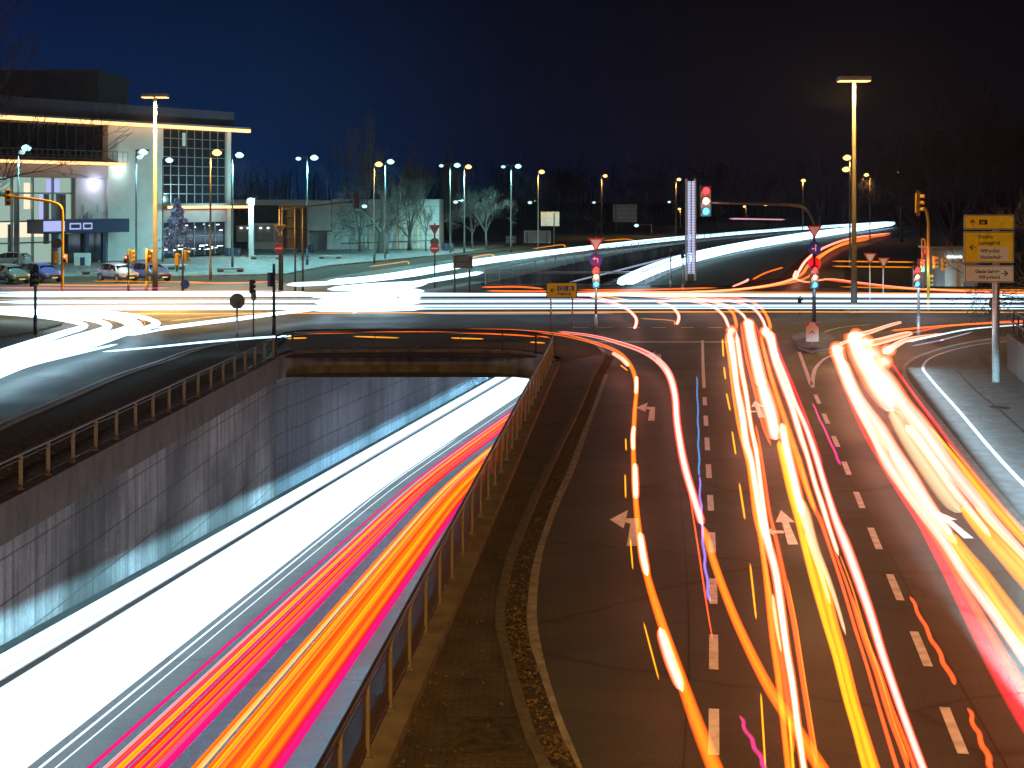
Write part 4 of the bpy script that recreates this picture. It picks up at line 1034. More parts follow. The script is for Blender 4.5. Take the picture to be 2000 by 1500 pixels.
# ------------------------------------------------------------------ large building on the left
M['interior'] = emit('lit_interior', (.46, .66, .56), .70); M['interior_warm'] = emit('lit_interior_warm', (1.0, .85, .62), 1.1); M['interior_violet'] = emit('lit_interior_violet', (.50, .55, 1.0), .95)
M['strip_light'] = emit('roof_strip_light', (1.0, .46, .17), 2.9)
M['roof_cladding'] = mat('roof_cladding', (.10, .09, .14), .7, noise=.2, scale=.8); M['white_light'] = emit('white_light', (.85, 1, 1), 4)
M['orange_panel'] = mat('orange_panel', (.6, .2, .03), .5)
d_ = Vector((18.3, 26)).normalized(); ang_b = math.atan2(d_.y, d_.x)
def FS(px):
    k = (px-1000)/F; return (k*139+53.5)/(d_.x-k*d_.y)
def FY(px): return 139 + FS(px)*d_.y
def FZ(px, py): return wz(py, FY(px))
bt = thing('theatre_building', 'large modern building with three warm light strips, glass corners and a pale wall block', 'building', (-53.5, 139, 0), ang_b)
def el(name, px0, px1, z0, z1, proud, thick, m, parent=None, s0=None, s1=None, bevel=0):
    a = FS(px0) if s0 is None else s0; b = FS(px1) if s1 is None else s1
    k = MB(); k.bb((a, -proud, z0), (b, -proud+thick, z1)); return k.build(name, M[m] if isinstance(m, str) else m, parent or bt, bevel=bevel)
S1 = FS(447)
k = MB(); k.bb((-26, 1.2, 0), (S1-.3, 26, 16.0)); k.build('core', M['render_grey'], bt)
el('roof_band', 0, 446, 15.75, 17.8, .9, 26, 'roof_cladding', s0=-26, s1=S1)
el('light_strip', 0, 0, 15.36, 15.74, 1.5, .5, 'strip_light', s0=-26, s1=FS(487)-1.2)
el('canopy_slab', 0, 0, 15.745, 15.98, 1.5, .59, 'render_grey', s0=-26, s1=FS(487)-1.2)
el('wall_block', 207, 315, 0, 15.35, .35, 1.5, 'render_white')
g = el('glazing', 316, 439, 6.6, 15.34, .05, .9, 'glass_dark')
mu = MB(); a, b = FS(316), FS(439)
for i in range(9): s = a+(b-a)*i/8; mu.bb((s-.05,-.02-.10,6.6),(s+.05,-.055,15.38))
for i in range(1, 8): zz = 6.6+8.78*i/8; mu.bb((a,-.02-.10,zz-.04),(b,-.051,zz+.04))
mu.build('mullions', M['mullion'], g)
k = MB(); k.bb((FS(356)-.1,-.14,13.4),(FS(361),-.125,15.0)); k.build('window', M['interior'], g)
el('corner_column', 440, 447, 0, 15.39, .4, 1.4, 'render_white')
el('light_strip', 315, 0, 5.95, 6.25, 1.6, .5, 'strip_light', s1=FS(490)-1.0)
el('canopy_slab', 315, 0, 6.26, 6.55, 1.6, 1.5, 'render_grey', s1=FS(490)-1.0)
el('soffit_band', 316, 439, 4.3, 5.9, .3, 1.0, 'render_grey')
g = el('lobby_glazing', 316, 439, .3, 4.28, .0, .8, 'glass_dark')
mu = MB(); a, b = FS(316), FS(439)
for i in range(7): s = a+(b-a)*i/6; mu.bb((s-.05,-.08,.3),(s+.05,-.005,4.28))
mu.bb((a,-.07,2.6),(b,-.006,2.68)); mu.build('mullions', M['mullion'], g)
rnd = random.Random(5); lk = MB()
for i in range(26):
    s = rnd.uniform(a+.3,b-.8); zz = rnd.uniform(.9,1.5) if i < 17 else rnd.uniform(2.3,4.0); lk.bb((s,-.006,zz),(s+rnd.uniform(.2,1.1),-.003,zz+rnd.uniform(.05,.16)))
lk.build('interior_lamps', M['white_light'], g)
# left half
el('upper_glazing', 0, 206, 11.7, 15.38, -.6, .6, 'glass_dark', s0=-26)
mu = MB(); b = FS(206)
for i in range(34): s = -26+(b+26)*i/33; mu.bb((s-.04,.50,11.7),(s+.04,.595,15.38))
mu.build('mullions', M['navy'], bt)
rl = MB(); b = FS(236)
for i in range(60): s = -26+(b+26)*i/59; rl.bb((s-.02,-1.25,11.25),(s+.02,-1.21,12.35))
rl.bb((-26,-1.26,12.35),(b,-1.20,12.42)); rl.bb((-26,-1.25,11.8),(b,-1.22,11.83)); rl.build('terrace_railing', M['mullion'], bt)
el('light_strip', 0, 0, 10.85, 11.15, 1.7, .5, 'strip_light', s0=-26, s1=FS(241)-1)
el('canopy_slab', 0, 0, 11.16, 11.24, 1.7, 2.3, 'render_grey', s0=-26, s1=FS(241)-1)
el('soffit_band', 0, 206, 9.4, 10.84, .5, 1.2, 'render_grey', s0=-26)
k = MB(); k.bb((FS(147), -.1, 0), (FS(206.5), .8, 9.38)); k.build('wall_panel', M['render_white'], bt)
g = el('foyer_glazing', 0, 146, .2, 9.38, -.7, .3, 'interior', s0=-26)
for px0, px1, z0, z1, m in ((98,124,7.8,9.2,'interior_violet'),(70,96,8.0,9.2,'interior'),(10,46,7.9,9.0,'interior'),(54,66,6.0,8.8,'interior_warm'),(0,100,3.0,4.6,'interior_warm'),(84,100,4.6,7.6,'interior_violet')):
    q = MB(); q.bb((FS(px0), .66, z0), (FS(px1), .695, z1)); q.build('lit_panel', M[m], g)
rnd = random.Random(2)
for i in range(9):
    px0 = rnd.uniform(0,135); q = MB(); q.bb((FS(px0), .62, rnd.choice((.3,2.2,4.7))), (FS(px0+rnd.uniform(5,14)), .655, rnd.choice((4.4,6.5,7.6)))); q.build('interior_wall', M['render_grey'], g)
mu = MB(); a, b = -26, FS(146)
for i in range(15): s = a+(b-a)*i/14; mu.bb((s-.09,.30,.2),(s+.09,.60,9.38))
for zz in (2.4,4.7,7.7): mu.bb((a,.305,zz-.08),(b,.56,zz+.08))
mu.build('mullions', M['mullion'], g)
cn = el('entrance_canopy', 50, 217, 3.4, 4.9, 3.2, 3.0, 'navy', bevel=.05)
q = MB(); q.bb((FS(63)-.9,-3.23,3.65),(FS(104)-.9,-3.205,4.75)); q.build('lit_panel', M['interior_violet'], cn)
for px0, px1 in ((112,134),(138,156)):
    q = MB(); q.bb((FS(px0)-.8,-3.225,3.8),(FS(px1)-.8,-3.205,4.5)); o = q.build('name_panel', M['interior_violet'], cn)
    q = MB(); q.bb((FS(px0)-.65,-3.235,3.95),(FS(px1)-.95,-3.227,4.35)); q.build('panel_field', M['navy'], o)
for px in (88, 97, 150, 183):
    q = MB(); s = FS(px)-.8; q.bb((s-.2,-2.9,0),(s+.2,-2.5,3.39)); q.build('column', M['navy' if px != 97 else 'render_white'], bt)
q = MB(); q.bb((FS(183),-.16,.2),(FS(202),-.11,3.6)); q.build('door', M['glass_dark'], bt)
q = MB(); q.bb((FS(120),-.9,.1),(FS(182),-.6,3.3)); q.build('entrance_glazing', M['glass_dark'], bt)
for px in (168,196): q = MB(); q.bb((FS(px)-.5,-.2,5.6),(FS(px)+.5,-.12,6.5)); q.build('poster', M['sign_white'], bt)
l = bpy.data.lights.new('lamp_light','POINT'); l.color = (.7,.7,1); l.energy = 160; l.shadow_soft_size = .1; lo = bpy.data.objects.new('lamp_light', l); COL.objects.link(lo); lo.parent = bt; lo.location = (FS(180), -1.2, 8.9)
l = bpy.data.lights.new('lamp_light','POINT'); l.color = (.7,1,.95); l.energy = 120; l.shadow_soft_size = .1; lo = bpy.data.objects.new('lamp_light', l); COL.objects.link(lo); lo.parent = bt; lo.location = (FS(228), -1.4, 10.4)
# stage tower behind
Yt = 176
t = thing('stage_tower', 'plain dark tower rising behind the roof of the large building', 'building', (wx(70,Yt), Yt, 0))
k = MB(); k.bb((-14,0,0),(wx(191,Yt)-wx(70,Yt),14,wz(141,Yt))); k.build('tower_wall', mat('tower_cladding', (.22,.34,.42), .7, noise=.2, scale=.6), t)
k = MB(); k.bb((-14.2,-.2,wz(141,Yt)+.002),(wx(191,Yt)-wx(70,Yt)+.2,14.2,wz(141,Yt)+.3)); k.build('parapet', M['render_grey'], t)
# booth by the building
c = W(15, 505); t = thing('booth', 'small orange booth at the foot of the building beside the parked cars', 'booth', c)
k = MB(); k.bb((-2.6,0,0),(1.6,2.2,2.9)); o = k.build('wall', M['orange_panel'], t, bevel=.03)
k = MB(); k.bb((-2.2,-.03,.3),(-.3,-.004,2.1)); k.build('window', M['interior_warm'], t)
k = MB(); k.bb((-2.8,-.3,2.903),(1.8,2.4,3.05)); k.build('roof', M['render_grey'], t)

# ------------------------------------------------------------------ low white building
Yb = 186
t = thing('low_building', 'long low pale building lit blue-green behind the big bare tree', 'building', (wx(485,Yb), Yb, 0))
X = lambda px: wx(px, Yb) - wx(485, Yb); Z = lambda py: wz(py, Yb)
k = MB(); k.bb((0,.5,0),(X(605),12,6.6)); k.build('core', M['render_grey'], t)
k = MB(); k.bb((-2.5,-1.6,6.25),(X(600),12.3,7.0)); k.build('roof_slab', M['render_white'], t)
k = MB(); k.bb((0,-.1,3.75),(X(603),.45,6.2)); k.build('upper_glazing', M['glass_dark'], t)
k = MB(); k.bb((0,-.5,.05),(X(603),.48,3.7)); w_o = k.build('wall', M['render_white'], t)
M['poster'] = mat('grey_poster', (.34,.32,.30), .5, noise=.2, scale=2)
for a, b in ((463,496),(500,536),(540,560)):
    k = MB(); k.bb((X(a),-.56,1.1),(X(b),-.503,3.4)); po = k.build('poster', M['poster'], t)
    for q in (.3,.7):
        if b-a < 30: continue
        xx = X(a)+(X(b)-X(a))*q; k = MB(); k.bb((xx-.14,-.75,3.0),(xx+.14,-.57,3.12)); k.build('picture_lamp', M['white_light'], po)
k = MB(); k.bb((X(603),-.3,2.7),(X(647),2,6.9)); k.build('wall_panel', M['render_white'], t)
k = MB(); k.bb((X(603),.4,0),(X(700),2,2.69)); k.build('recess_wall', M['render_grey'], t)
k = MB(); k.bb((X(640),-.6,.05),(X(667),.39,2.5)); k.build('side_wall', M['render_white'], t)
wing = MB(); wing.bb((X(648),.2,0),(X(857),14,7.05)); wo_ = wing.build('wing', M['render_white'], t)
jl = MB()
for i in range(1, 7): jl.bb((X(648)+.01,.18,i*1.0),(X(857)-.01,.198,i*1.0+.05))
for i in range(1, 6): xx = X(648)+(X(857)-X(648))*i/6; jl.bb((xx-.03,.182,.01),(xx+.03,.199,7.0))
jl.build('cladding_joint', M['mullion'], wo_)
for px in (720, 779, 814): k = MB(); k.bb((X(px)-.06,-.6,.05),(X(px)+.06,-.48,6.4)); k.build('downpipe', M['sig_yellow'], t)
k = MB(); k.tube([(X(668),-1.2,.9),(X(850),-1.2,1.35)], .06, 6); k.build('handrail', M['dark_steel'], t)
for px in (563, 633, 642): k = MB(); k.tube([(X(px),3,7),(X(px),3,10.2 if px == 633 else 8.6)], .04, 5); k.build('antenna', M['steel'], t)
# floodlight on its pillar
p = W(491, 505); t = thing('floodlight', 'white floodlight on a short thick pillar at the left end of the low building', 'floodlight', p)
k = MB(); k.bb((-.28,-.2,0),(.28,.2,wz(397,p.y))); k.build('pillar', M['render_white'], t); k = MB(); k.bb((-.45,-.35,wz(397,p.y)+.003),(.45,.2,wz(388,p.y))); ho = k.build('lamp_head', M['dark_steel'], t)
k = MB(); k.lathe([(.36,-.36),(.30,-.42),(.1,-.44)], (0,0,wz(392,p.y)), 14, 'Y'); k.build('lamp_lens', M['lens_cyan'], ho); lamp_light(t, (0,-1.0,wz(392,p.y)+.2), (.55,1,1), 3000)
# kiosk cabinet at the right
p = W(1865, 562); Yk = p.y; t = thing('cabinet', 'pale technical cabinet with a bright white door panel behind the direction sign', 'cabinet', p)
X = lambda px: wx(px, Yk)-p.x; Z = lambda py: wz(py, Yk)
k = MB(); k.bb((X(1822),.2,0),(X(1912),3,Z(486))); k.build('housing', M['render_grey'], t, bevel=.04)
k = MB(); k.bb((X(1846),.05,.1),(X(1883),.197,Z(504))); k.build('door', M['sign_white'], t, bevel=.02)
k = MB(); k.bb((X(1820)-.1,0,Z(486)+.003),(X(1914)+.1,3.2,Z(486)+.16)); k.build('roof', M['steel'], t)
k = MB(); k.bb((X(1850),.01,Z(500)),(X(1879),.046,Z(503.5))); k.build('door_lamp', M['white_light'], t)
# parapet block at the right edge, with its handrail
a, b = W(1967, 722), W(2100, 850)
dv = (b-a).normalized(); t = thing('parapet_wall', 'concrete parapet block with a dark handrail at the right edge of the photo', 'wall', a, math.atan2(dv.y, dv.x))
zt = wz(650, a.y)
k = MB(); k.bb((0,0,0),(14,.5,zt)); k.build('wall', concrete_wall_mat('parapet_concrete', (.30,.29,.28), 9, 9, -3, 90, .5), t)
for xx in (.15, 1.6, 3.1, 4.6): k = MB(); k.bb((xx-.03,.2,zt+.003),(xx+.03,.26,zt+.95)); k.build('post', M['dark_steel'], t)
for zz in (.5,.95): k = MB(); k.beam((.1,.15,zt+zz),(14,.15,zt+zz),.05,.06); k.build('handrail', M['dark_steel'], t)
# benches, bins and a bicycle on the square
for px, base, w_, lab in ((450,533,48,'low dark slab bench in front of the floodlight building, the left one'),(645,507,42,'low pale slab bench right of the bicycle'),(520,508,60,'long low slab bench left of the bicycle'),(190,538,55,'dark slab bench between the parked cars'),(345,528,25,'short bench at the foot of the plum-coloured tree')):
    p = W(px, base); t = thing('bench', lab, 'bench', p); hw = w_*p.y/F/2
    k = MB(); k.bb((-hw,-.4,.32),(hw,.4,.52)); k.build('seat', M['kerb'], t, bevel=.02); 
    for a in (-.8,.8): k = MB(); k.bb((a*hw-.25,-.3,0),(a*hw+.25,.3,.319)); k.build('leg', M['wood'], t)
p = W(592, 512); t = thing('bicycle', 'dark bicycle parked on the square by the signboard posts', 'bicycle', p, .5)
for x in (-.52,.52):
    k = MB(); k.tube([(x+.34*math.cos(a),0,.36+.34*math.sin(a)) for a in [i*6.2832/18 for i in range(19)]], .025, 5); k.build('wheel', M['tyre'], t)
k = MB()
for a, b in (((-.52,0,.36),(-.12,0,.32)),((-.52,0,.36),(-.18,0,.82)),((-.12,0,.32),(-.22,0,.95)),((-.12,0,.32),(.36,0,.85)),((-.18,0,.82),(.36,0,.88)),((.52,0,.36),(.34,0,1.0))): k.tube([a,b], .022, 6)
k.build('frame', M['dark_steel'], t); k = MB(); k.bb((-.35,-.07,.95),(-.1,.07,1.0)); k.build('saddle', M['black'], t); k = MB(); k.tube([(.3,-.28,1.02),(.36,0,1.02),(.3,.28,1.02)], .018, 6); k.build('handlebar', M['black'], t)
p = W(202, 549-9); t = thing('notice_board', 'white information board on two legs behind the parked cars', 'sign', W(161, 533))
for a in (-.6,.6): k = MB(); k.bb((a-.05,-.05,0),(a+.05,.05,.7)); k.build('leg', M['steel'], t)
k = MB(); k.bb((-.8,-.06,.7),(.8,.06,1.9)); o = k.build('board', M['sign_white'], t, bevel=.02); k = MB(); k.bb((-.2,-.07,.72),(.25,-.061,1.5)); k.build('picture', M['navy'], o)

# ------------------------------------------------------------------ trees
def grow(seed, height, spread, levels, kids, up=.25, r0=.22, trunk=.3, thin=.012, straight=.12):
    """returns (trunk points, branch mesh builder); recursive bare tree"""
    rnd = random.Random(seed); mb = MB()
    def branch(p, d, ln, r, lev):
        n = 3 if lev < levels else 2; pts = [p]; q = p.copy(); dd = d.copy()
        for i in range(n):
            dd = (dd + Vector((rnd.gauss(0,straight), rnd.gauss(0,straight), rnd.gauss(0,straight)+up*.25))).normalized(); q = q + dd*ln/n; pts.append(q.copy())
        r1 = max(thin, r*.55); mb.tube(pts, [r+(r1-r)*i/n for i in range(n+1)], 5 if lev < 2 else 3, cap=False)
        if lev >= levels: return
        for j in range(kids if lev else kids+2):
            f = rnd.uniform(.3, 1.0) if j else 1.0; i = min(int(f*n), n-1); b = pts[i].lerp(pts[i+1], f*n-i)
            a = rnd.random()*6.2832; axis = dd.orthogonal().normalized(); axis.rotate(Matrix.Rotation(a, 3, dd))
            nd = (dd + axis*spread*rnd.uniform(.6,1.25) + Vector((0,0,up))).normalized(); branch(b, nd, ln*rnd.uniform(.55,.8), max(thin, r1*.75), lev+1)
    tk = [Vector((0,0,0)), Vector((rnd.uniform(-.05,.05),0,trunk*height*.5)), Vector((rnd.uniform(-.1,.1),rnd.uniform(-.1,.1),trunk*height))]
    n0 = kids + 2
    for j in range(n0):
        a = 6.2832*j/n0 + rnd.uniform(-.4,.4)
        nd = Vector((math.cos(a)*spread, math.sin(a)*spread, 1 if j else 1.2)).normalized() if j else Vector((0,0,1))
        b = tk[1].lerp(tk[2], rnd.uniform(.4,1)) if j else tk[2]
        branch(b, nd, height*(1-trunk)*(.42 if j else .5), r0*(.5 if j else .7), 1)
    return tk, mb
def tree(label, loc, height, spread, levels, kids, up, seed, m='bark', r0=.22, trunk=.3, thin=.012, group=None, rot=0, straight=.12, name='bare_tree'):
    tk, mb = grow(seed, height, spread, levels, kids, up, r0, trunk, thin, straight)
    t = thing(name, label, 'tree', loc, rot, group)
    MB().tube(tk, [r0*1.35, r0*1.05, r0*.8], 10).build('trunk', M[m], t, True); mb.build('crown', M[m], t)
    return t
def P0(px, base): return W(px, base)
def hgt(px, base, top): Y = F*H/(base-HY); return wz(top, Y)
big = tree('big bare tree with a thick dark trunk in front of the pale low building', P0(748,496), hgt(748,496,318), 1.0, 6, 3, .08, 4, r0=.6, trunk=.30, thin=.02)
tree('tall bare tree with upswept twigs behind the left yellow lamp, its crown the highest there', P0(703,492), hgt(703,492,262), .22, 5, 3, .6, 9, r0=.2, trunk=.15, thin=.02, name='poplar_tree')
tree('tall bare tree with upswept pale limbs right of the big bare tree', P0(800,490), hgt(800,490,325), .6, 5, 4, .4, 12, r0=.26, trunk=.2, thin=.02)
tree('slim young tree before the right end of the low building', P0(832,492), hgt(832,492,392), .5, 5, 3, .3, 18, r0=.10, trunk=.4, thin=.014)
tree('tall thin poplar beside the right end of the low building', P0(880,482), hgt(880,482,335), .28, 5, 4, .7, 21, r0=.2, trunk=.12, thin=.02, name='poplar_tree')
rt = tree('round pale bare tree nearest the cold double lamp', P0(950,488), hgt(950,488,368), .75, 6, 3, .18, 31, r0=.14, trunk=.32, thin=.016, group='round bare trees')
c_ = copy_thing(rt, P0(922,487), 1.9, 'smaller round bare tree standing left of the palest one', .92)
tree('small dark bare tree between two yellow lamps on the far verge', P0(1163,470), hgt(1163,470,402), .7, 5, 3, .15, 33, 'bark_purple', r0=.14, trunk=.3, thin=.03)
tree('small bare tree with bright twigs in front of the entrance canopy', P0(163,512), hgt(163,512,393), .5, 5, 3, .25, 35, r0=.10, trunk=.4, thin=.014)
# far dark trees
dk = [tree('x', (0,0,0), 17, .7, 6, 3, .2, s, 'bark_purple', r0=.3, trunk=.15, thin=.035, group='dark bare trees in the background') for s in (41, 42)]
spots = [(1800,498,262,'tall dark bare tree behind the yellow signal mast'),(1862,505,240,'dark bare tree above the cabinet'),(1925,508,255,'dark bare tree behind the direction boards'),(1985,505,235,'dark bare tree at the right edge of the photo'),
         (1760,474,300,'dark bare tree beyond the end of the white light trail'),(1120,452,330,'far dark bare tree above the white-lit signboard'),(1260,450,325,'far dark bare tree above the green lamp'),(1400,446,318,'far dark bare tree behind the overhead signal'),(1500,446,322,'far dark bare tree behind the curved signal arm'),(1600,446,318,'far dark bare tree left of the right high mast'),(1000,452,345,'far dark bare tree behind the cold double lamp')]
for i, (px, base, top, lab) in enumerate(spots):
    s = hgt(px, base, top)/17; o = dk[i % 2]
    if i < 2: o.location = P0(px, base); o.scale = (s,)*3; o['label'] = lab
    else: copy_thing(o, P0(px, base), i*1.3, lab, s)
# trees whose twigs hang into the frame from both sides
tree('dark bare tree reaching into the left edge of the photo', Vector((wx(-125,62),62,0)), 18, .5, 6, 3, .12, 51, 'bark_purple', r0=.25, trunk=.3, thin=.012)
tree('bare tree whose thin twigs reach in from the right edge beside the direction boards', Vector((wx(2120,56),56,0)), 9, .85, 6, 3, .1, 54, 'bark', r0=.16, trunk=.25, thin=.01)
# plum-coloured conical tree
p = P0(346, 532); hh = hgt(346,532,388); t = thing('conical_tree', 'young conical tree with plum-coloured leaves in front of the glass corner', 'tree', p)
MB().tube([(0,0,0),(0,0,hh*.4),(0,0,hh*.95)], [.11,.08,.02], 8).build('trunk', M['bark'], t, True)
rnd = random.Random(8); cr_ = MB()
for i in range(1500):
    f = rnd.random()**.75; z = hh*(.27+.73*f); rad = (1-f)**.8*1.45*rnd.uniform(.5,1.08)+.08; rad *= 1+.25*math.sin(f*34); a = rnd.random()*6.28; s = rnd.uniform(.08,.2)
    c = Vector((rad*math.cos(a), rad*math.sin(a), z)); u = Vector((rnd.gauss(0,1),rnd.gauss(0,1),rnd.gauss(0,1))).normalized(); v = u.orthogonal().normalized()
    cr_.add([c-u*s,c-v*s*.6,c+u*s,c+v*s*.6], [(0,1,2,3)])
cr_.build('crown', M['needles'], t)
# far wood closing the horizon
fw = MB(); rnd = random.Random(14)
for i in range(700):
    a = rnd.uniform(-.42,.46); Y = rnd.uniform(470,640); x = a*Y; h_ = rnd.uniform(11,21)
    b = Vector((x,Y,0)); fw.tube([b,b+Vector((rnd.gauss(0,.4),0,h_*.5)),b+Vector((rnd.gauss(0,.8),0,h_))], [.22,.16,.05], 4, cap=False)
    for j in range(9):
        z = h_*rnd.uniform(.25,.95); q = b+Vector((0,0,z)); d = Vector((rnd.gauss(0,1),rnd.gauss(0,.6),rnd.uniform(.3,1.3))).normalized()*h_*rnd.uniform(.15,.3); fw.tube([q,q+d*.6,q+d+Vector((0,0,.6))], [.10,.07,.04], 3, cap=False)
tag(fw.build('far_wood', M['bark_purple']), 'dark bare wood on the horizon behind the far road', 'wood', None, 'stuff')

# ------------------------------------------------------------------ light trails: lamps of passing vehicles, drawn out at lamp height above their lanes
T = {}; TS = {}
_tm = trail_mat
def trail_mat(name, core, edge):
    TS[name[6:]] = _tm(name + '_soft', core, edge, True); return _tm(name, core, edge)
T['white_cold'] = trail_mat('trail_white_cold', (1.05,1.4,1.6), (.95,1.25,1.45))
T['white_cross'] = trail_mat('trail_white_cross', (1.6,2.7,3.4), (1.3,2.2,2.8))
T['white_hot'] = trail_mat('trail_white_hot', (2.3,1.2,1.0), (2.8,.26,.02))
T['white_red'] = trail_mat('trail_white_red', (2.3,1.15,1.0), (2.8,.12,.03))
T['cream'] = trail_mat('trail_cream', (1.0,.8,.5), (.9,.42,.08))
T['orange'] = trail_mat('trail_orange', (1.9,.38,.012), (1.6,.14,.003))
T['red_orange'] = trail_mat('trail_red_orange', (1.8,.18,.03), (1.1,.08,.01))
T['red'] = trail_mat('trail_red', (1.6,.012,.05), (1.0,.006,.03))
T['yellow'] = trail_mat('trail_yellow', (1.6,.74,.01), (1.3,.36,.005))
T['gold'] = trail_mat('trail_gold', (1.3,.46,.008), (.9,.22,.004))
T['magenta'] = trail_mat('trail_magenta', (1.1,.03,.30), (.8,.03,.25))
T['pink'] = trail_mat('trail_pink', (1.0,.22,.42), (.8,.08,.3))
T['pale_pink'] = trail_mat('trail_pale_pink', (.95,.55,.62), (.8,.35,.5))
T['violet'] = trail_mat('trail_violet', (.42,.26,.95), (.25,.12,.6))
T['grey_blue'] = trail_mat('trail_grey_blue', (.42,.48,.62), (.30,.36,.5))
T['blue'] = trail_mat('trail_blue', (.05,.35,.8), (.03,.2,.55))

for k_, c_, e_ in (('orange',(1.7,.27,.008),(1.2,.11,.003)),('red_orange',(1.5,.12,.02),(1.0,.05,.008)),('red',(1.2,.02,.06),(.8,.01,.04)),('yellow',(1.6,.56,.015),(1.3,.30,.008)),('magenta',(1.1,.012,.24),(.85,.008,.2)),('pink',(1.0,.12,.32),(.85,.05,.24)),('pale_pink',(.95,.5,.58),(.8,.3,.42)),('cream',(1.5,.8,.26),(1.2,.5,.1))):
    trail_mat('trail_under_' + k_, c_, e_)
def trail_obj(pts, ws, m, label, group=None, flat=.6, n=10, cap=.16, soft=False, taper=True):
    """pts in the world, ws full widths in metres; a flattened tube, its ends drawn to a point"""
    o = pts[0]; q = [p - o for p in pts]; ws = list(ws)
    if soft: ws = [w*1.42 for w in ws]
    if taper:
        ds = [0]
        for a, b in zip(q, q[1:]): ds.append(ds[-1] + (b-a).length)
        ws = [w*min(1, .12 + .88*(min(d, ds[-1]-d)/(1.6*w))**.5) for w, d in zip(ws, ds)]
    vs0 = MB(); vs0.tube(q, [w/2 for w in ws], n); k = 0
    for i, p in enumerate(q):
        th = min(ws[i]/2*flat, cap)/(ws[i]/2)
        for j in range(n):
            v = Vector(vs0.v[k]); d = v - p; vs0.v[k] = (v.x, v.y, p.z + d.z*th); k += 1
    ob = vs0.build('light_trail', (TS if soft else T)[m], None, True); ob.location = o
    return tag(ob, label, 'light trail', group)
def trail(px_pts, z, m, label, group=None, n=6, flat=.6, w=None, cap=.16, soft=None):
    """px_pts: (px, py, width in px) on the plane z above the road"""
    raw = [Vector((*p[:2], p[2] if len(p) > 2 else w)) for p in px_pts]
    c = catmull(raw, n)
    pts = [W(p.x, p.y, z) for p in c]; ws = [max(.012, p.z*q.y/F) for p, q in zip(c, pts)]
    if soft is None: soft = px_pts[-1][1] > 770 and abs(px_pts[-1][1]-px_pts[0][1]) > 60
    return trail_obj(pts, ws, m, label, group, flat, cap=cap, soft=soft)
def band(rows, strands, z, label, group, y_clip=None):
    """rows: (py, x left, x right); strands: (position 0..1, width share, material, first py, last py)"""
    rc = catmull([Vector(r) for r in rows], 6)
    for s in strands:
        u, sw, m = s[:3]; y0, y1 = (s[3], s[4]) if len(s) > 4 else (-1e9, 1e9); dz = s[5] if len(s) > 5 else 0
        sel = [r for r in rc if y0 <= r.x <= y1]
        if len(sel) < 2: continue
        pts = [W(r.y+(r.z-r.y)*u, r.x, z+dz) for r in sel]; ws = [max(.02,(r.z-r.y)*sw*p.y/F) for r, p in zip(sel, pts)]
        trail_obj(pts, ws, m, label, group)

ZT = .72
# --- approach lanes, from left to right
trail([(900,643,3),(1000,645,4),(1075,651,5),(1130,661,6),(1200,684,7),(1232,715,7),(1243,755,7),(1240,800,7),(1237,870,8),(1240,950,9),(1247,1030,10),(1263,1120,12),(1290,1210,15),(1330,1325,19),(1362,1415,23),(1400,1510,27),(1470,1680,33)], ZT, 'orange', 'long orange trail curving down the leftmost turn lane', None)
for a in (((1196,689,9),(1215,701,10),(1228,715,9)),((1243,735,8),(1243,752,9),(1242,769,8)),((1238,832,9),(1236,856,10),(1237,879,9)),((1240,905,10),(1241,940,12),(1242,974,11)),((1250,1040,12),(1256,1085,15),(1264,1124,13)),((1289,1226,17),(1309,1287,21),(1333,1350,19))):
    trail([(x, y, w) for x, y, w in a], ZT+.10, 'white_hot', 'short white-hot flash on the leftmost orange trail', 'brake flashes on the leftmost trail')
trail([(1090,648,4),(1150,655,5),(1200,667,7),(1262,689,10),(1300,720,12),(1317,765,12),(1323,830,12),(1336,905,13),(1356,975,13),(1372,1025,13)], ZT, 'white_red', 'white and red trail sweeping into the second turn lane', None)
trail([(1372,1025,12),(1402,1120,13),(1442,1222,15),(1500,1340,18),(1556,1425,21),(1610,1510,24),(1720,1680,30)], ZT, 'orange', 'bright orange trail crossing the dashed line towards the bottom of the photo', None)
trail([(1345,955,2),(1362,1060,3),(1380,1180,3),(1392,1250,2)], ZT, 'red_orange', 'faint thin red trail just left of the dashed line', None)
# thin dashes of flashing indicators
for x0, y0, x1, y1 in ((1411,662,1413,697),(1414,716,1417,741),(1419,768,1426,802),(1430,842,1437,888),(1444,943,1455,1015),(1465,1100,1477,1210),(1486,1353,1495,1500)):
    trail([(x0,y0,3.2),((x0+x1)/2,(y0+y1)/2,3.6),(x1,y1,3.2)], .9, 'yellow', 'thin yellow dash beside the long straight-on trails', 'yellow indicator dashes')
for x0, y0, x1, y1 in ((1221,926,1222,973),(1231,1052,1236,1112),(1257,1215,1287,1328),(1222,856,1223,880),(1212,713,1226,724)):
    trail([(x0,y0,2.6),((x0+x1)/2,(y0+y1)/2,3.2),(x1,y1,2.6)], .8, 'yellow', 'thin golden dash left of the leftmost orange trail', 'golden indicator dashes')
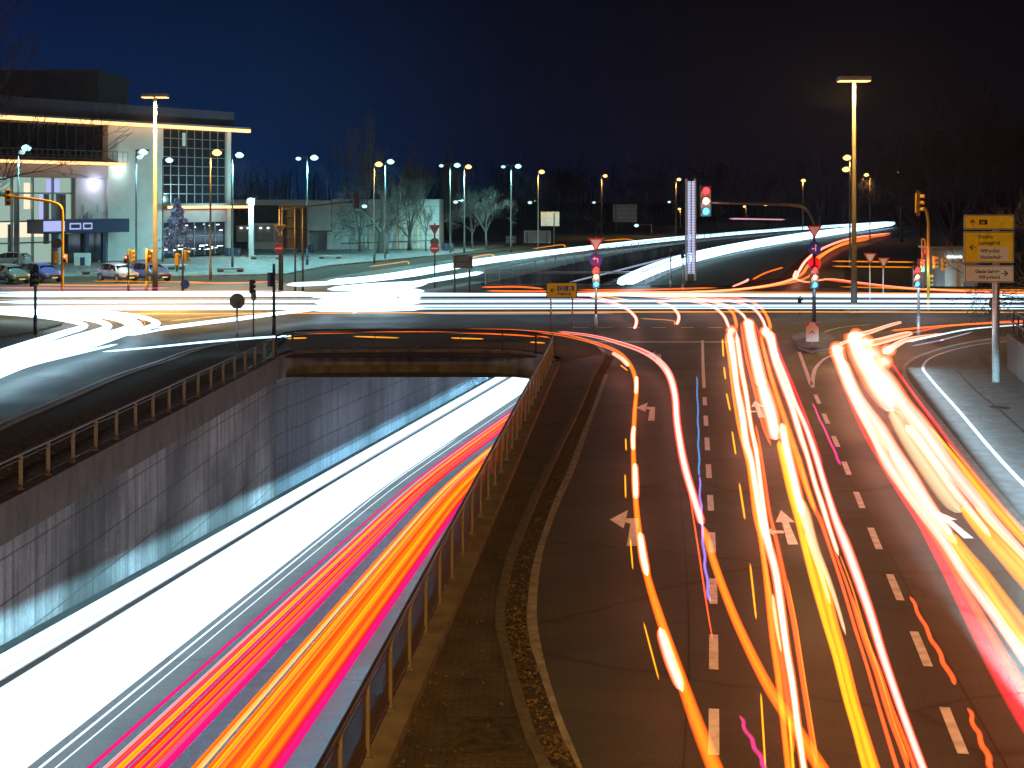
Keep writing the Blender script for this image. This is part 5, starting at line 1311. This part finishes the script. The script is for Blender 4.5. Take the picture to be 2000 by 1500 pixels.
# wobbly cyclists' lamps
def wobble(x0, y0, x1, y1, m, label, w=4, amp=2.0, bend=0):
    rnd = random.Random(int(x0)); n = max(10, int(abs(y1-y0)/14)); pts = []
    for i in range(n+1):
        f = i/n; pts.append((x0+(x1-x0)*f + bend*math.sin(math.pi*f) + (amp*math.sin(i*1.9)+rnd.uniform(-.6,.6))*(y0+(y1-y0)*f-390)/700, y0+(y1-y0)*f, w*(.7+.5*f)))
    trail(pts, .75, m, label, None, 3)
wobble(1361,735,1366,930,'blue','thin wavy blue-violet trail left of the dashed line, upper piece',3,1.2)
wobble(1366,930,1386,1175,'violet','thin wavy violet trail left of the dashed line, lower piece',5,1.6,-3)
wobble(1445,1398,1500,1505,'magenta','short wavy magenta trail near the bottom of the photo',8,2,-2)
wobble(1587,787,1642,908,'magenta','thin wavy magenta trail along the right dashed line',4,1.0)
wobble(1777,1165,1866,1337,'red_orange','wavy orange trail right of the right dashed line',8,2.0)
wobble(1890,1383,1940,1505,'red_orange','wavy orange trail at the lower right corner',10,2.0)
# bundles of the straight and right lanes: every strand by its own centre line (px, py, width)
def bundle(label, group, strands):
    for m, dz, pts in strands: trail(pts, ZT+dz, m, label, group, 5)
bundle('one of the orange-white strands running down the middle lane, left bundle', 'left middle bundle', (
 ('white_hot',0,((1424,646,17),(1433,705,14),(1439,756,12),(1449.5,810,15),(1457,864,14),(1467.5,900,12),(1479.5,975,12),(1490,1029,14),(1500,1062,15),(1515,1117,15),(1527,1200,15),(1536,1267,14),(1547,1333,14),(1558,1417,13),(1570,1500,12),(1594,1660,13))),
 ('white_hot',.03,((1438,648,9),(1449,726,9),(1457,768,9),(1467,834,8),(1478,888,9),(1487,960,10),(1496,1020,8),(1507,1076,5))),
 ('orange',.02,((1441,670,4),(1447,709,4),(1456,752,4),(1465,810,4),(1473,850,4),(1484,890,4))),
 ('orange',-.02,((1416,660,3),(1424,705,4),(1432,770,4),(1444,840,5),(1460,902,6),(1467,945,7),(1475,1005,8),(1485,1050,8),(1494,1110,9),(1501,1165,11),(1510,1250,11),(1520,1317,12),(1529,1400,11),(1538,1483,11),(1556,1640,12))),
 ('red_orange',-.02,((1468,925,3),(1474,960,4),(1481,1010,5),(1489,1060,6),(1500,1130,6),(1516,1225,8),(1530,1310,9),(1541,1390,9),(1550,1470,8))),
 ('red_orange',0,((1476,830,3),(1484,870,4),(1493,930,5),(1503,1000,6),(1515,1050,7),(1533,1133,8),(1550,1217,8),(1563,1300,8),(1576,1383,8),(1592,1483,8),(1617,1640,9))),
 ('orange',.06,((1538,1133,2.5),(1555,1217,3),(1568,1300,3),(1581,1383,3),(1597,1483,3.5))),
 ('cream',.08,((1509,1160,5),(1514,1200,7),(1519,1236,6),(1526,1274,3))),
 ('yellow',.05,((1541,1400,4),(1546,1460,5),(1551,1520,6),(1562,1620,7)))))
bundle('one of the white and yellow strands in the middle lane right of the straight arrow', 'middle white and yellow bundle', (
 ('white_hot',0,((1461,624,22),(1467,660,24),(1477,705,25),(1486,745,27),(1488,752,27))),
 ('white_hot',.02,((1486,742,20),(1497,780,27),(1506,810,26),(1515.5,858,23))),
 ('white_hot',0,((1527.5,827,15),(1535,870,17),(1545.5,915,17),(1556,960,17),(1567,1005,16))),
 ('cream',.0,((1561,975,14),(1573,1003,16),(1592,1067,12),(1612,1117,10),(1630,1167,8),(1652,1240,5))),
 ('cream',-.02,((1535,880,8),(1549,935,9),(1562,990,10),(1582,1060,9),(1602,1117,8),(1622,1180,6))),
 ('yellow',0,((1521,861,10),(1530,900,11),(1544,960,12),(1558,1010,12),(1571,1067,10),(1588,1133,11),(1611,1217,9),(1631,1283,9),(1652,1367,9),(1671,1433,9),(1689,1500,10),(1730,1640,12))),
 ('gold',.03,((1573,1040,7),(1580,1075,8),(1597,1133,10),(1618,1217,8),(1638,1283,8),(1659,1367,8),(1679,1433,8),(1698,1500,9),(1740,1640,11))),
 ('yellow',.05,((1582,1055,6),(1589,1075,7),(1606,1133,9),(1626,1217,8),(1645,1283,8),(1666,1367,8),(1686,1433,8),(1706,1500,9),(1750,1640,11))),
 ('orange',.02,((1598,1090,5),(1614,1133,7),(1633,1217,8),(1652,1283,8),(1673,1367,8),(1693,1433,8),(1714,1500,9),(1760,1640,11))),
 ('red_orange',0,((1447,630,4),(1456,690,4),(1473,760,5),(1490,830,5),(1506,870,4))),
 ('red',.0,((1476,632,3),(1492,690,4),(1508,745,4)))))
bundle('one of the white and red-orange strands left of the right dashed line', 'right middle bundle', (
 ('white_hot',0,((1494,642,17),(1503,665,12),(1513,705,10),(1530,750,12),(1547,795,12),(1563,849,11),(1577,891,9),(1592,945,9),(1607,990,10),(1619,1029,9),(1638,1085,7))),
 ('white_red',.02,((1507,648,12),(1516,690,9),(1536,741,9),(1553,786,8),(1574,834,9),(1592,885,11),(1607,936,11),(1622,984,12),(1634,1020,14),(1653,1067,17),(1677,1133,17),(1700,1200,16),(1720,1267,15),(1740,1327,14),(1763,1393,14),(1800,1493,14),(1860,1650,15))),
 ('orange',0,((1486,655,5),(1494,690,6),(1506,735,7),(1520,780,8),(1535,825,9),(1553,879,10),(1571,939,10),(1592,999,8))),
 ('red_orange',0,((1560,885,5),(1577,950,7),(1592,995,8),(1603,1017,8),(1620,1067,6),(1647,1150,6),(1670,1227,6),(1693,1300,6),(1717,1383,7),(1747,1483,8),(1795,1640,9))),
 ('red_orange',.03,((1600,960,4),(1618,1025,4),(1633,1083,4),(1657,1150,5),(1683,1233,8),(1710,1310,8),(1737,1400,8),(1770,1490,8),(1818,1640,9))),
 ('orange',.06,((1640,1083,2),(1665,1150,2.5),(1690,1233,3),(1716,1310,3),(1743,1400,3.5),(1776,1490,4))),
 ('red_orange',0,((1665,1165,4),(1693,1250,6),(1717,1310,8),(1743,1385,7),(1780,1480,8),(1826,1620,9))),
 ('red',0,((1511,655,4),(1526,699,4),(1551,757,4),(1583,838,4),(1606,905,3))),
 ('orange',-.02,((1504,672,4),(1520,720,4),(1540,780,4),(1567,850,4)))))
bundle('one of the white, red and yellow strands in the right lane, left bundle', 'right lane left bundle', (
 ('white_hot',0,((1632,677,27),(1643,713,20),(1657,753,17),(1680,803,15),(1707,853,15),(1733,903,20),(1767,953,20),(1800,997,20),(1827,1033,19),(1850,1067,17),(1885,1122,18),(1930,1183,19),(1974,1245,20),(2035,1330,23),(2120,1450,26))),
 ('white_hot',.03,((1645,700,14),(1672,766,16),(1694,803,20),(1718,837,23),(1747,883,22),(1777,927,22),(1807,973,18),(1833,1010,15),(1860,1046,10))),
 ('cream',.0,((1738,880,10),(1772,935,12),(1806,983,14),(1840,1027,15),(1868,1062,12))),
 ('yellow',0,((1838,1020,8),(1862,1057,14),(1882,1087,18),(1910,1122,18),(1945,1175,18),(1990,1238,20),(2060,1330,24),(2150,1450,26))),
 ('gold',.03,((1862,1040,6),(1895,1083,10),(1925,1118,12),(1960,1165,14),(2003,1222,16),(2080,1322,18))),
 ('red',0,((1640,735,3),(1680,830,5),(1714,892,6),(1747,947,7),(1778,993,9),(1802,1030,11),(1826,1074,14),(1850,1117,17),(1915,1245,24),(1960,1330,28),(2030,1450,32))),
 ('red_orange',.02,((1650,735,3),(1692,835,4),(1725,892,5),(1756,945,6),(1790,998,7),(1815,1035,8),(1838,1070,10),(1866,1118,12),(1938,1243,17),(1990,1330,20),(2068,1450,24))),
 ('gold',.10,((1661,745,3),(1684,800,4),(1710,845,3.5),(1733,880,3))),
 ('orange',.10,((1705,830,3),(1735,875,4),(1760,912,3.5),(1775,940,2.5)))))
bundle('one of the white and yellow strands of the right lane beside the pavement', 'right lane right bundle', (
 ('white_hot',0,((1663,650,27),(1677,687,34),(1697,722,40),(1722,765,42),(1742,800,26))),
 ('white_hot',.02,((1690,700,20),(1724,735,34),(1760,787,33),(1787,820,36),(1817,860,34),(1847,903,28),(1877,940,24),(1910,980,22),(1933,1010,20),(1960,1040,18),(2000,1083,16),(2080,1166,18))),
 ('cream',0,((1742,800,20),(1767,847,24),(1795,889,28),(1825,932,30),(1850,967,30),(1875,1000,24))),
 ('white_hot',.04,((1770,830,14),(1800,868,14),(1832,912,14),(1864,957,14),(1900,1003,12),(1935,1048,8))),
 ('yellow',0,((1880,990,14),(1902,1017,20),(1933,1052,24),(1970,1092,28),(2005,1130,32),(2085,1210,38))),
 ('gold',.02,((1905,990,9),(1940,1032,12),(1975,1072,13),(2020,1120,15),(2095,1195,17))),
 ('yellow',.03,((1817,833,3),(1860,887,7),(1893,930,11),(1927,973,13),(1963,1013,15),(2000,1053,16),(2080,1133,19))),
 ('gold',.07,((1850,863,3),(1885,905,4),(1920,948,5),(1960,995,6),(2005,1042,7))),
 ('red',0,((1735,700,4),(1787,774,5),(1830,832,5),(1883,901,5),(1933,962,6),(2000,1038,7),(2080,1120,9))),
 ('orange',.1,((1738,765,4),(1762,800,4),(1792,845,4),(1820,885,3.5),(1845,920,3)))))
# hot spots where the queue waited
def hot(px, py, w, h_, m, label, group):
    Y = W(px,py,ZT).y; c = W(px,py,ZT); mb = MB(); r = w*Y/F/2
    lens(mb, (0,0,0), r, r*.8, h_*Y/F/2); mb.u = [math.hypot(v[0]/r, v[2]/(h_*Y/F/2))*.98 for v in mb.v]; o = mb.build('light_trail', TS[m], None, True); o.location = c; tag(o, label, 'light trail', group)
for px, py, w, h_ in ((1429,645,26,22),(1462,632,26,24),(1495,648,28,26),(1636,679,34,28),(1672,654,30,30),(1700,690,56,50),(1690,668,40,36),(1735,684,34,28),(1726,706,40,36)):
    hot(px, py, w, h_, 'white_hot', 'white-hot blob of tail lamps at the head of a waiting lane', 'blobs at the stop line')
# right-turners leaving to the right edge
lab = 'one of the white and red strands swinging right towards the right edge'
for pts, m in ((((1672,655,14),(1700,648,12),(1735,636,9),(1761,629,7)),'white_hot'),(((1640,672,10),(1662,664,9),(1690,652,8)),'white_hot'),(((1690,672,22),(1720,666,20),(1760,655,17),(1782,650,12)),'white_hot'),
    (((1725,690,18),(1760,668,14),(1785,660,9),(1840,652,6)),'white_hot'),(((1740,646,6),(1800,640,5),(1880,634,4),(2010,628,4)),'orange'),(((1780,650,5),(1850,637,4),(1930,630,4),(2010,626,4)),'red_orange'),
    (((1770,668,6),(1830,655,5),(1900,642,4),(2010,633,3)),'white_cold'),(((1780,676,3),(1840,664,3),(1840,664,3),(1900,648,3)),'grey_blue')):
    trail(pts, ZT, m, lab, 'right-turning strands')
# --- crossing: strands that bend from the cross street into the approach lanes
for pts, m, lb in ((((1150,577),(1190,588),(1222,602),(1240,618),(1243,630),(1239,642)),'white_hot','bright orange-white hook above the leftmost arrows'),(((1283,589),(1308,597),(1321,608),(1326,620),(1322,634)),'white_hot','short bright hook right of the first one on the crossing'),
    (((1140,573),(1240,577),(1330,585),(1385,596),(1412,615),(1424,640)),'white_hot','white arc bending from the cross street into the left middle bundle'),(((1220,574),(1320,579),(1400,592),(1430,610),(1440,640)),'orange','orange arc bending from the cross street into the left middle bundle'),
    (((1280,576),(1370,585),(1420,597),(1448,612),(1462,632)),'white_hot','white arc bending into the white and yellow bundle'),(((1340,578),(1430,588),(1470,602),(1488,622),(1497,645)),'white_red','outer arc bending into the right middle bundle'),(((1360,576),(1450,584),(1482,598),(1498,618),(1506,642)),'orange','outermost orange arc bending into the right middle bundle')):
    trail([(x,y,6.5) for x,y in pts], ZT, m, lb, None)
trail([(1318,634,3),(1312,626,2),(1250,622,2)], ZT, 'gold', 'thin golden line near the short bright hook', None)
# cross street, straight strands from edge to edge
lab = 'one of the straight pale strands along the cross street'
for y0, y1, w, m in ((575,576,11,'white_cross'),(583,584,3,'grey_blue'),(588,588,9,'white_cross'),(594,594,3,'grey_blue'),(598,597,7,'white_cross'),(603,602,4,'white_cross'),(570,579,4,'white_cross')):
    trail([(-30,y0+2,w),(400,y0+1,w),(1000,(y0+y1)/2,w*.85),(1500,y1,w*.7),(2040,y1+1,w*.8)], .68, m, lab, 'straight cross-street strands')
trail([(-30,614,3),(500,612,3),(1000,610,3),(1500,609,3),(2040,610,3)], .6, 'yellow', 'thin yellow line along the near side of the cross street', None)
trail([(820,612,4),(1000,613,3),(1200,612,2)], .6, 'grey_blue', 'thin grey-blue line just under the yellow one', None)
for pts, m in ((((-20,562),(250,563),(330,562)),'magenta'),(((60,556),(180,557),(300,556)),'gold'),(((180,549),(300,550),(400,551)),'gold'),(((360,552),(470,552),(545,549)),'orange'),(((-20,570),(300,569),(560,568)),'pale_pink'),(((290,518),(330,517),(368,517)),'grey_blue')):
    trail([(x,y,3.0) for x,y in pts], .7, m, 'one of the thin coloured strands in front of the parked cars', 'strands before the parked cars')
# left turn: headlights sweeping out of the crossing towards the lower left
lab = 'one of the white strands in the hairpin sweeping to the left edge'
for pts in (((-40,606,12),(100,610,11),(190,616,11),(240,626,12),(250,640,13),(190,660,15),(80,694,20),(-40,736,24)),((-40,607,10),(100,611,10),(210,617,10),(262,628,10),(262,642,12),(180,672,15),(60,706,18),(-40,746,20)),
    ((-40,604,8),(160,608,8),(250,615,8),(298,626,9),(300,636,10),(230,655,10),(110,684,12),(-40,729,14)),((-40,608,9),(60,612,9),(150,620,9),(200,630,10),(205,642,12),(130,665,14),(20,698,18),(-40,716,20)),
    ((-40,609,8),(40,614,8),(120,624,8),(165,636,10),(120,652,13),(20,684,18),(-40,704,20)),((300,641,4),(400,629,5),(500,617,6),(600,605,8),(640,600,8)),((600,604,6),(480,622,5),(340,640,4),(250,655,5)),
    ((200,687,3),(300,678,3.5),(400,668,4),(500,660,4),(570,656,4)),((-40,742,8),(60,712,7),(150,690,6),(230,672,4))):
    trail([(a, b, c*1.45) for a, b, c in pts], .66, 'white_cross', lab, 'hairpin of headlights')
for pts in (((262,622,2.5),(275,632,3),(262,641,3)),((270,621,2),(283,631,2.5),(272,640,2)),((330,627,3),(420,618,3),(560,608,2))):
    trail(pts, .66, 'gold', 'thin golden line beside the hairpin of white strands', 'golden lines by the hairpin')
# white mass of waiting headlights in the middle of the crossing
lab = 'one of the merged white strands of headlights in the middle of the crossing'
for pts in (((600,604,14),(700,603,20),(830,602,14)),((610,590,16),(700,590,24),(826,590,18)),((600,578,12),(680,576,20),(760,572,24),(828,568,20)),((640,565,14),(720,560,22),(800,556,22),(835,551,12)),((640,548,10),(760,541,12),(840,532,10)),((600,572,5),(560,571,5),(520,576,6)),((560,556,14),(620,554,13),(680,551,10))):
    trail(pts, .7, 'white_cross', lab, 'merged white headlights', cap=.35)
for px, py, w, h_ in ((640,592,46,26),(700,590,60,34),(750,584,60,38),(800,578,50,34)): hot(px, py, w, h_, 'white_cross', lab, 'merged white headlights')
# far roads
trail([(636,553,13),(760,540,16),(880,521,18),(945,510,17),(1100,490,14),(1300,468,13),(1480,452,12),(1640,441,10),(1748,434,7)], .8, 'white_cross', 'long white trail on the far road behind the grey railing', None, flat=.8, cap=.30)
trail([(690,573,10),(790,556,12),(870,543,13),(944,532,11)], .7, 'white_cross', 'white trail ending at the head of the left far railing', None)
for i, pts in enumerate((((1206,553,18),(1262,529,20),(1335,505,21),(1430,483,20),(1570,459,16),(1690,444,12),(1748,437,8)),((1225,555,12),(1290,525,14),(1360,504,14),(1460,481,13),(1600,459,10),(1745,438,6)))):
    trail(pts, .9, 'white_cross', 'broad white trail on the far road to the right of the far ramp', 'broad far white trails', flat=.9, cap=.42)
trail([(1110,552,4),(1200,530,5),(1300,505,5),(1400,484,4)], .5, 'grey_blue', 'dim grey strand inside the far ramp', None)
trail([(1424,427,5),(1480,428,4),(1534,429,4)], 3.2, 'pale_pink', 'short pale trail on the distant road under the curved signal arm', None)
lab = 'one of the golden lamp streaks on the far roadside in front of the square'
for pts in (((905,507),(935,500),(958,497),(966,501)),((720,521),(770,514),(795,511),(799,516)),((1040,486),(1080,480),(1100,478),(1104,483)),((1180,470),(1220,467),(1240,470))):
    trail([(x,y,2.8) for x, y in pts], .9, 'gold', lab, 'golden far streaks')
# orange and red strands at the right of the crossing
lab = 'one of the orange strands winding round the far right bend'
for pts, m in ((((1740,455,3),(1660,466,5),(1605,486,6),(1575,508,6),(1560,530,6),(1548,545,6),(1490,559,5),(1400,568,5),(1290,571,4),(1150,573,4)),'white_hot'),(((1740,458,3),(1660,471,5),(1610,494,6),(1580,517,6),(1565,536,6),(1530,553,5),(1440,566,5),(1350,571,4),(1100,570,4)),'orange'),
    (((1700,466,4),(1640,480,5),(1600,505,5),(1590,530,5),(1560,548,5),(1470,563,5),(1330,571,4)),'orange'),(((1555,528,5),(1552,543,5),(1580,551,4),(1620,545,4),(1680,552,4),(1770,562,4),(1900,569,4),(2040,572,4)),'white_hot'),
    (((1610,546,3),(1700,557,4),(1800,566,4),(1960,571,4),(2040,572,4)),'red_orange'),(((1470,546,4),(1495,533,4),(1530,522,4)),'orange'),(((1430,560,4),(1455,550,6),(1462,545,4)),'white_hot'),(((1640,560,3),(1760,563,4),(1900,566,4),(2040,566,4)),'gold')):
    trail(pts, .72, m, lab, 'orange strands of the far bend')
for y, m in ((510,'gold'),(520,'gold')):
    trail([(1625,y,4),(1700,y+1,4),(1786,y+2,4)], .8, m, 'one of the two straight golden strands behind the yield triangles', 'straight golden strands')
lab = 'one of the orange and gold strands along the far edge of the cross street'
for pts, m in ((((940,561,4),(1010,560,5),(1062,564,4)),'orange'),(((950,568,4),(1020,569,5),(1110,569,4)),'orange'),(((980,573,3),(1062,575,3),(1180,579,4),(1240,590,4)),'yellow'),(((1130,566,3),(1250,566,4),(1400,562,4)),'orange'),(((1140,571,3),(1300,570,4),(1500,571,4),(1700,572,4),(2040,575,4)),'gold'),(((1100,580,3),(1180,590,4),(1230,607,5)),'pink')):
    trail(pts, .72, m, lab, 'orange strands along the cross street')
# exit strand behind the portal railing
trail([(600,652,2),(800,648,2.5),(960,652,3),(1080,659,4)], .7, 'orange', 'thin orange strand seen through the portal railing', None)
for x0, x1, y0, y1 in ((690,780,657,660),(880,945,660,662),(560,600,661,660),(1035,1065,668,670)): trail([(x0,y0,3),((x0+x1)/2,(y0+y1)/2,4),(x1,y1,3)], .4, 'yellow', 'golden dash seen through the portal railing', 'golden dashes at the portal')

# --- underpass
def uband(left, right, strands, label, group, n=9):
    Lc = catmull([Vector((*p, 0)) for p in left], 6); Rc = catmull([Vector((*p, 0)) for p in right], 6)
    m_ = min(len(Lc), len(Rc))
    for s in strands:
        u, wf, m, dz = s[:4]; f0, f1 = (s[4], s[5]) if len(s) > 5 else (0, 1)
        pts = []; ws = []
        for i in range(m_):
            if not f0 <= i/(m_-1) <= f1: continue
            a = U(Lc[i].x, Lc[i].y, dz); b = U(Rc[i].x, Rc[i].y, dz)
            # both points are taken at the left one's distance, so the strands lie side by side across the lane
            p = a.lerp(b, u); p.z = FL(p.y)+dz; pts.append(p); ws.append(max(.03, (b-a).length*wf))
        trail_obj(pts, ws, m, label, group, .5)
# lateral lanes given by their distance from the wall foot
def ulane(off0, off1, y0, y1, w, m, dz, label, group, flat=.4):
    n = 22; pts = []; ws = []
    for i in range(n+1):
        Y = y0+(y1-y0)*i/n; f = i/n
        pts.append(Vector((XL(Y)+off0+(off1-off0)*f, Y, FL(Y)+dz))); ws.append(w)
    # soften the kink at the portal
    for k in range(3):
        q = [p.copy() for p in pts]
        for i in range(1, n): pts[i] = (q[i-1]+q[i]*2+q[i+1])/4
    trail_obj(pts, ws, m, label, group, flat, soft=m != 'white_cold')
lab = 'one of the blinding white headlight strands in the underpass lane by the left wall'
for i, (o0, o1, w) in enumerate(((1.45,1.35,.22),(1.66,1.55,.30),(1.90,1.78,.28),(2.08,1.95,.16),(2.62,2.60,.26),(2.84,2.82,.34),(3.06,3.03,.25),(3.38,3.34,.26),(3.66,3.58,.34),(3.92,3.84,.32),(4.16,4.10,.34),(4.42,4.40,.32),(4.66,4.66,.28))):
    ulane(o0, o1, 5, 108, w, 'white_cold', .66+.03*(i % 3), lab, 'white underpass strands')
ulane(5.02, 4.95, 16, 70, .05, 'white_cold', .66, 'thin white strand at the right of the white underpass band, the inner one', None)
ulane(5.20, 5.30, 12, 108, .03, 'white_cold', .62, 'thin white strand at the right of the white underpass band, the outer one', None)
ulane(1.06, 1.06, 5, 70, .04, 'cream', .5, 'thin cream strand low along the left underpass kerb', None)
ulane(2.30, 2.42, 12, 34, .06, 'blue', .5, 'blue strand in the dark gap of the white underpass band', None)
lab = 'one of the pink and orange strands in the left tail-lamp bundle of the underpass'
for o0, o1, w, m, dz, y1 in ((5.92,6.02,.05,'magenta',.8,106),(6.06,6.10,.03,'magenta',.9,106),(6.20,6.22,.10,'pink',.75,106),(6.33,6.34,.05,'red_orange',.9,106),(6.44,6.44,.07,'yellow',.85,106),(6.54,6.53,.08,'orange',.72,106),(6.64,6.62,.06,'red',.85,106),(6.76,6.72,.09,'orange',.7,106),(6.88,6.84,.06,'red_orange',.8,106),(7.0,6.95,.07,'magenta',.72,60),(6.38,6.40,.04,'pale_pink',1.0,106),(6.27,6.28,.12,'magenta',.68,106),(6.50,6.49,.12,'red_orange',.66,106),(6.60,6.58,.10,'magenta',.66,106),(6.70,6.67,.06,'orange',.84,106),(6.82,6.78,.10,'red',.66,106),(6.94,6.9,.05,'pink',.8,80)):
    ulane(o0, o1, 5, y1, w, 'under_'+m, dz, lab, 'left tail-lamp strands of the underpass', .8)
lab = 'one of the orange and red strands in the right tail-lamp bundle of the underpass'
for o0, o1, w, m, dz in ((7.50,7.60,.10,'cream',.75),(7.58,7.66,.05,'orange',.9),(7.68,7.74,.05,'magenta',.7),(7.80,7.84,.08,'orange',.85),(7.90,7.94,.05,'red_orange',.95),(8.0,8.04,.12,'orange',.75),(8.10,8.14,.05,'yellow',.95),(8.20,8.24,.12,'orange',.7),(8.30,8.34,.08,'yellow',.85),(8.40,8.42,.09,'orange',.75),(8.50,8.54,.06,'red_orange',.9),(8.58,8.64,.05,'red',.7),(8.70,8.74,.07,'magenta',.7),(7.72,7.77,.10,'pink',.62),(7.86,7.90,.14,'orange',.64),(7.96,8.0,.06,'yellow',.98),(8.06,8.10,.16,'orange',.62),(8.16,8.2,.05,'red_orange',1.0),(8.26,8.3,.16,'orange',.62),(8.36,8.40,.14,'red_orange',.62),(8.46,8.50,.12,'orange',.64),(8.64,8.69,.10,'magenta',.62)):
    ulane(o0, o1, 5, 106, w, 'under_'+m, dz, lab, 'right tail-lamp strands of the underpass', .8)

# ------------------------------------------------------------------ added lamps that stand in for the light of passing headlights
def strip_beam(p0, p1, d, watts, spread, col):
    """an added long narrow lamp aimed along d, standing in for the spill of passing headlights"""
    p0, p1 = Vector(p0), Vector(p1); x = (p1-p0).normalized(); d = Vector(d); z = -(d - x*d.dot(x)).normalized(); y = z.cross(x)
    l = bpy.data.lights.new('headlight_stand_in', 'AREA'); l.shape = 'RECTANGLE'; l.size = (p1-p0).length; l.size_y = .06
    l.energy = watts; l.color = col; l.spread = math.radians(spread)
    o = bpy.data.objects.new('headlight_stand_in', l); COL.objects.link(o)
    o.matrix_world = Matrix.Translation((p0+p1)/2) @ Matrix((x, y, z)).transposed().to_4x4(); return o
def under(off, Y, dz): return (XL(Y)+off, Y, FL(Y)+dz)
for y0, y1, wt in ((8, 58.7, 460), (58.7, 108, 330)):
    strip_beam(under(1.25, y0, .95), under(1.25, y1, .95), (-1, 0, -.48), wt*1.35, 54, (.34,.85,1.0))
    strip_beam(under(5.6, y0, .8), under(5.6, y1, .8), (.25, 0, -1), wt*1.0, 150, (.0,.66,.9))  # this and the next two lamps are added to light the asphalt cyan
    strip_beam(under(7.25, y0, .8), under(7.25, y1, .8), (0, 0, -1), wt*.9, 160, (.0,.66,.9))
    strip_beam(under(10.2, y0, 1.0), under(10.2, y1, 1.0), (-.2, 0, -1), wt*8, 160, (.0,.66,.9))
a, b = W(1772,690,.7), W(2150,1140,.7)
strip_beam(a, b, (1, .5, -.25), 650, 165, (.62,.88,1.0))  # added lamp that brightens the right pavement
def beam(loc, d, watts, half, col=(.45,.85,1.0), blend=.25):
    l = bpy.data.lights.new('headlight_stand_in', 'SPOT'); l.color = col; l.energy = watts; l.shadow_soft_size = .08
    l.spot_size = math.radians(half*2); l.spot_blend = blend
    o = bpy.data.objects.new('headlight_stand_in', l); COL.objects.link(o); o.location = loc
    o.rotation_euler = Vector(d).to_track_quat('-Z', 'Y').to_euler(); return o
for x in (7.0, 8.3):
    beam((x, 13.5, .75), (.24, 1, -math.tan(math.radians(11.8))), 110000, 13)

# ------------------------------------------------------------------ added thin haze in place of lens glow round the lamps

m_h = bpy.data.materials.new('haze'); m_h.use_nodes = True; N_ = m_h.node_tree.nodes
N_.remove(N_['Principled BSDF']); pv = N_.new('ShaderNodeVolumePrincipled'); pv.inputs['Density'].default_value = .00012; pv.inputs['Color'].default_value = (.8,.85,.9,1); pv.inputs['Anisotropy'].default_value = .6
m_h.node_tree.links.new(pv.outputs[0], N_['Material Output'].inputs['Volume'])
hz = MB(); hz.bb((-320,-40,-9), (320,700,45)); tag(hz.build('haze', m_h), 'added thin haze standing in for the glow round the lamps', None, None, 'stuff')
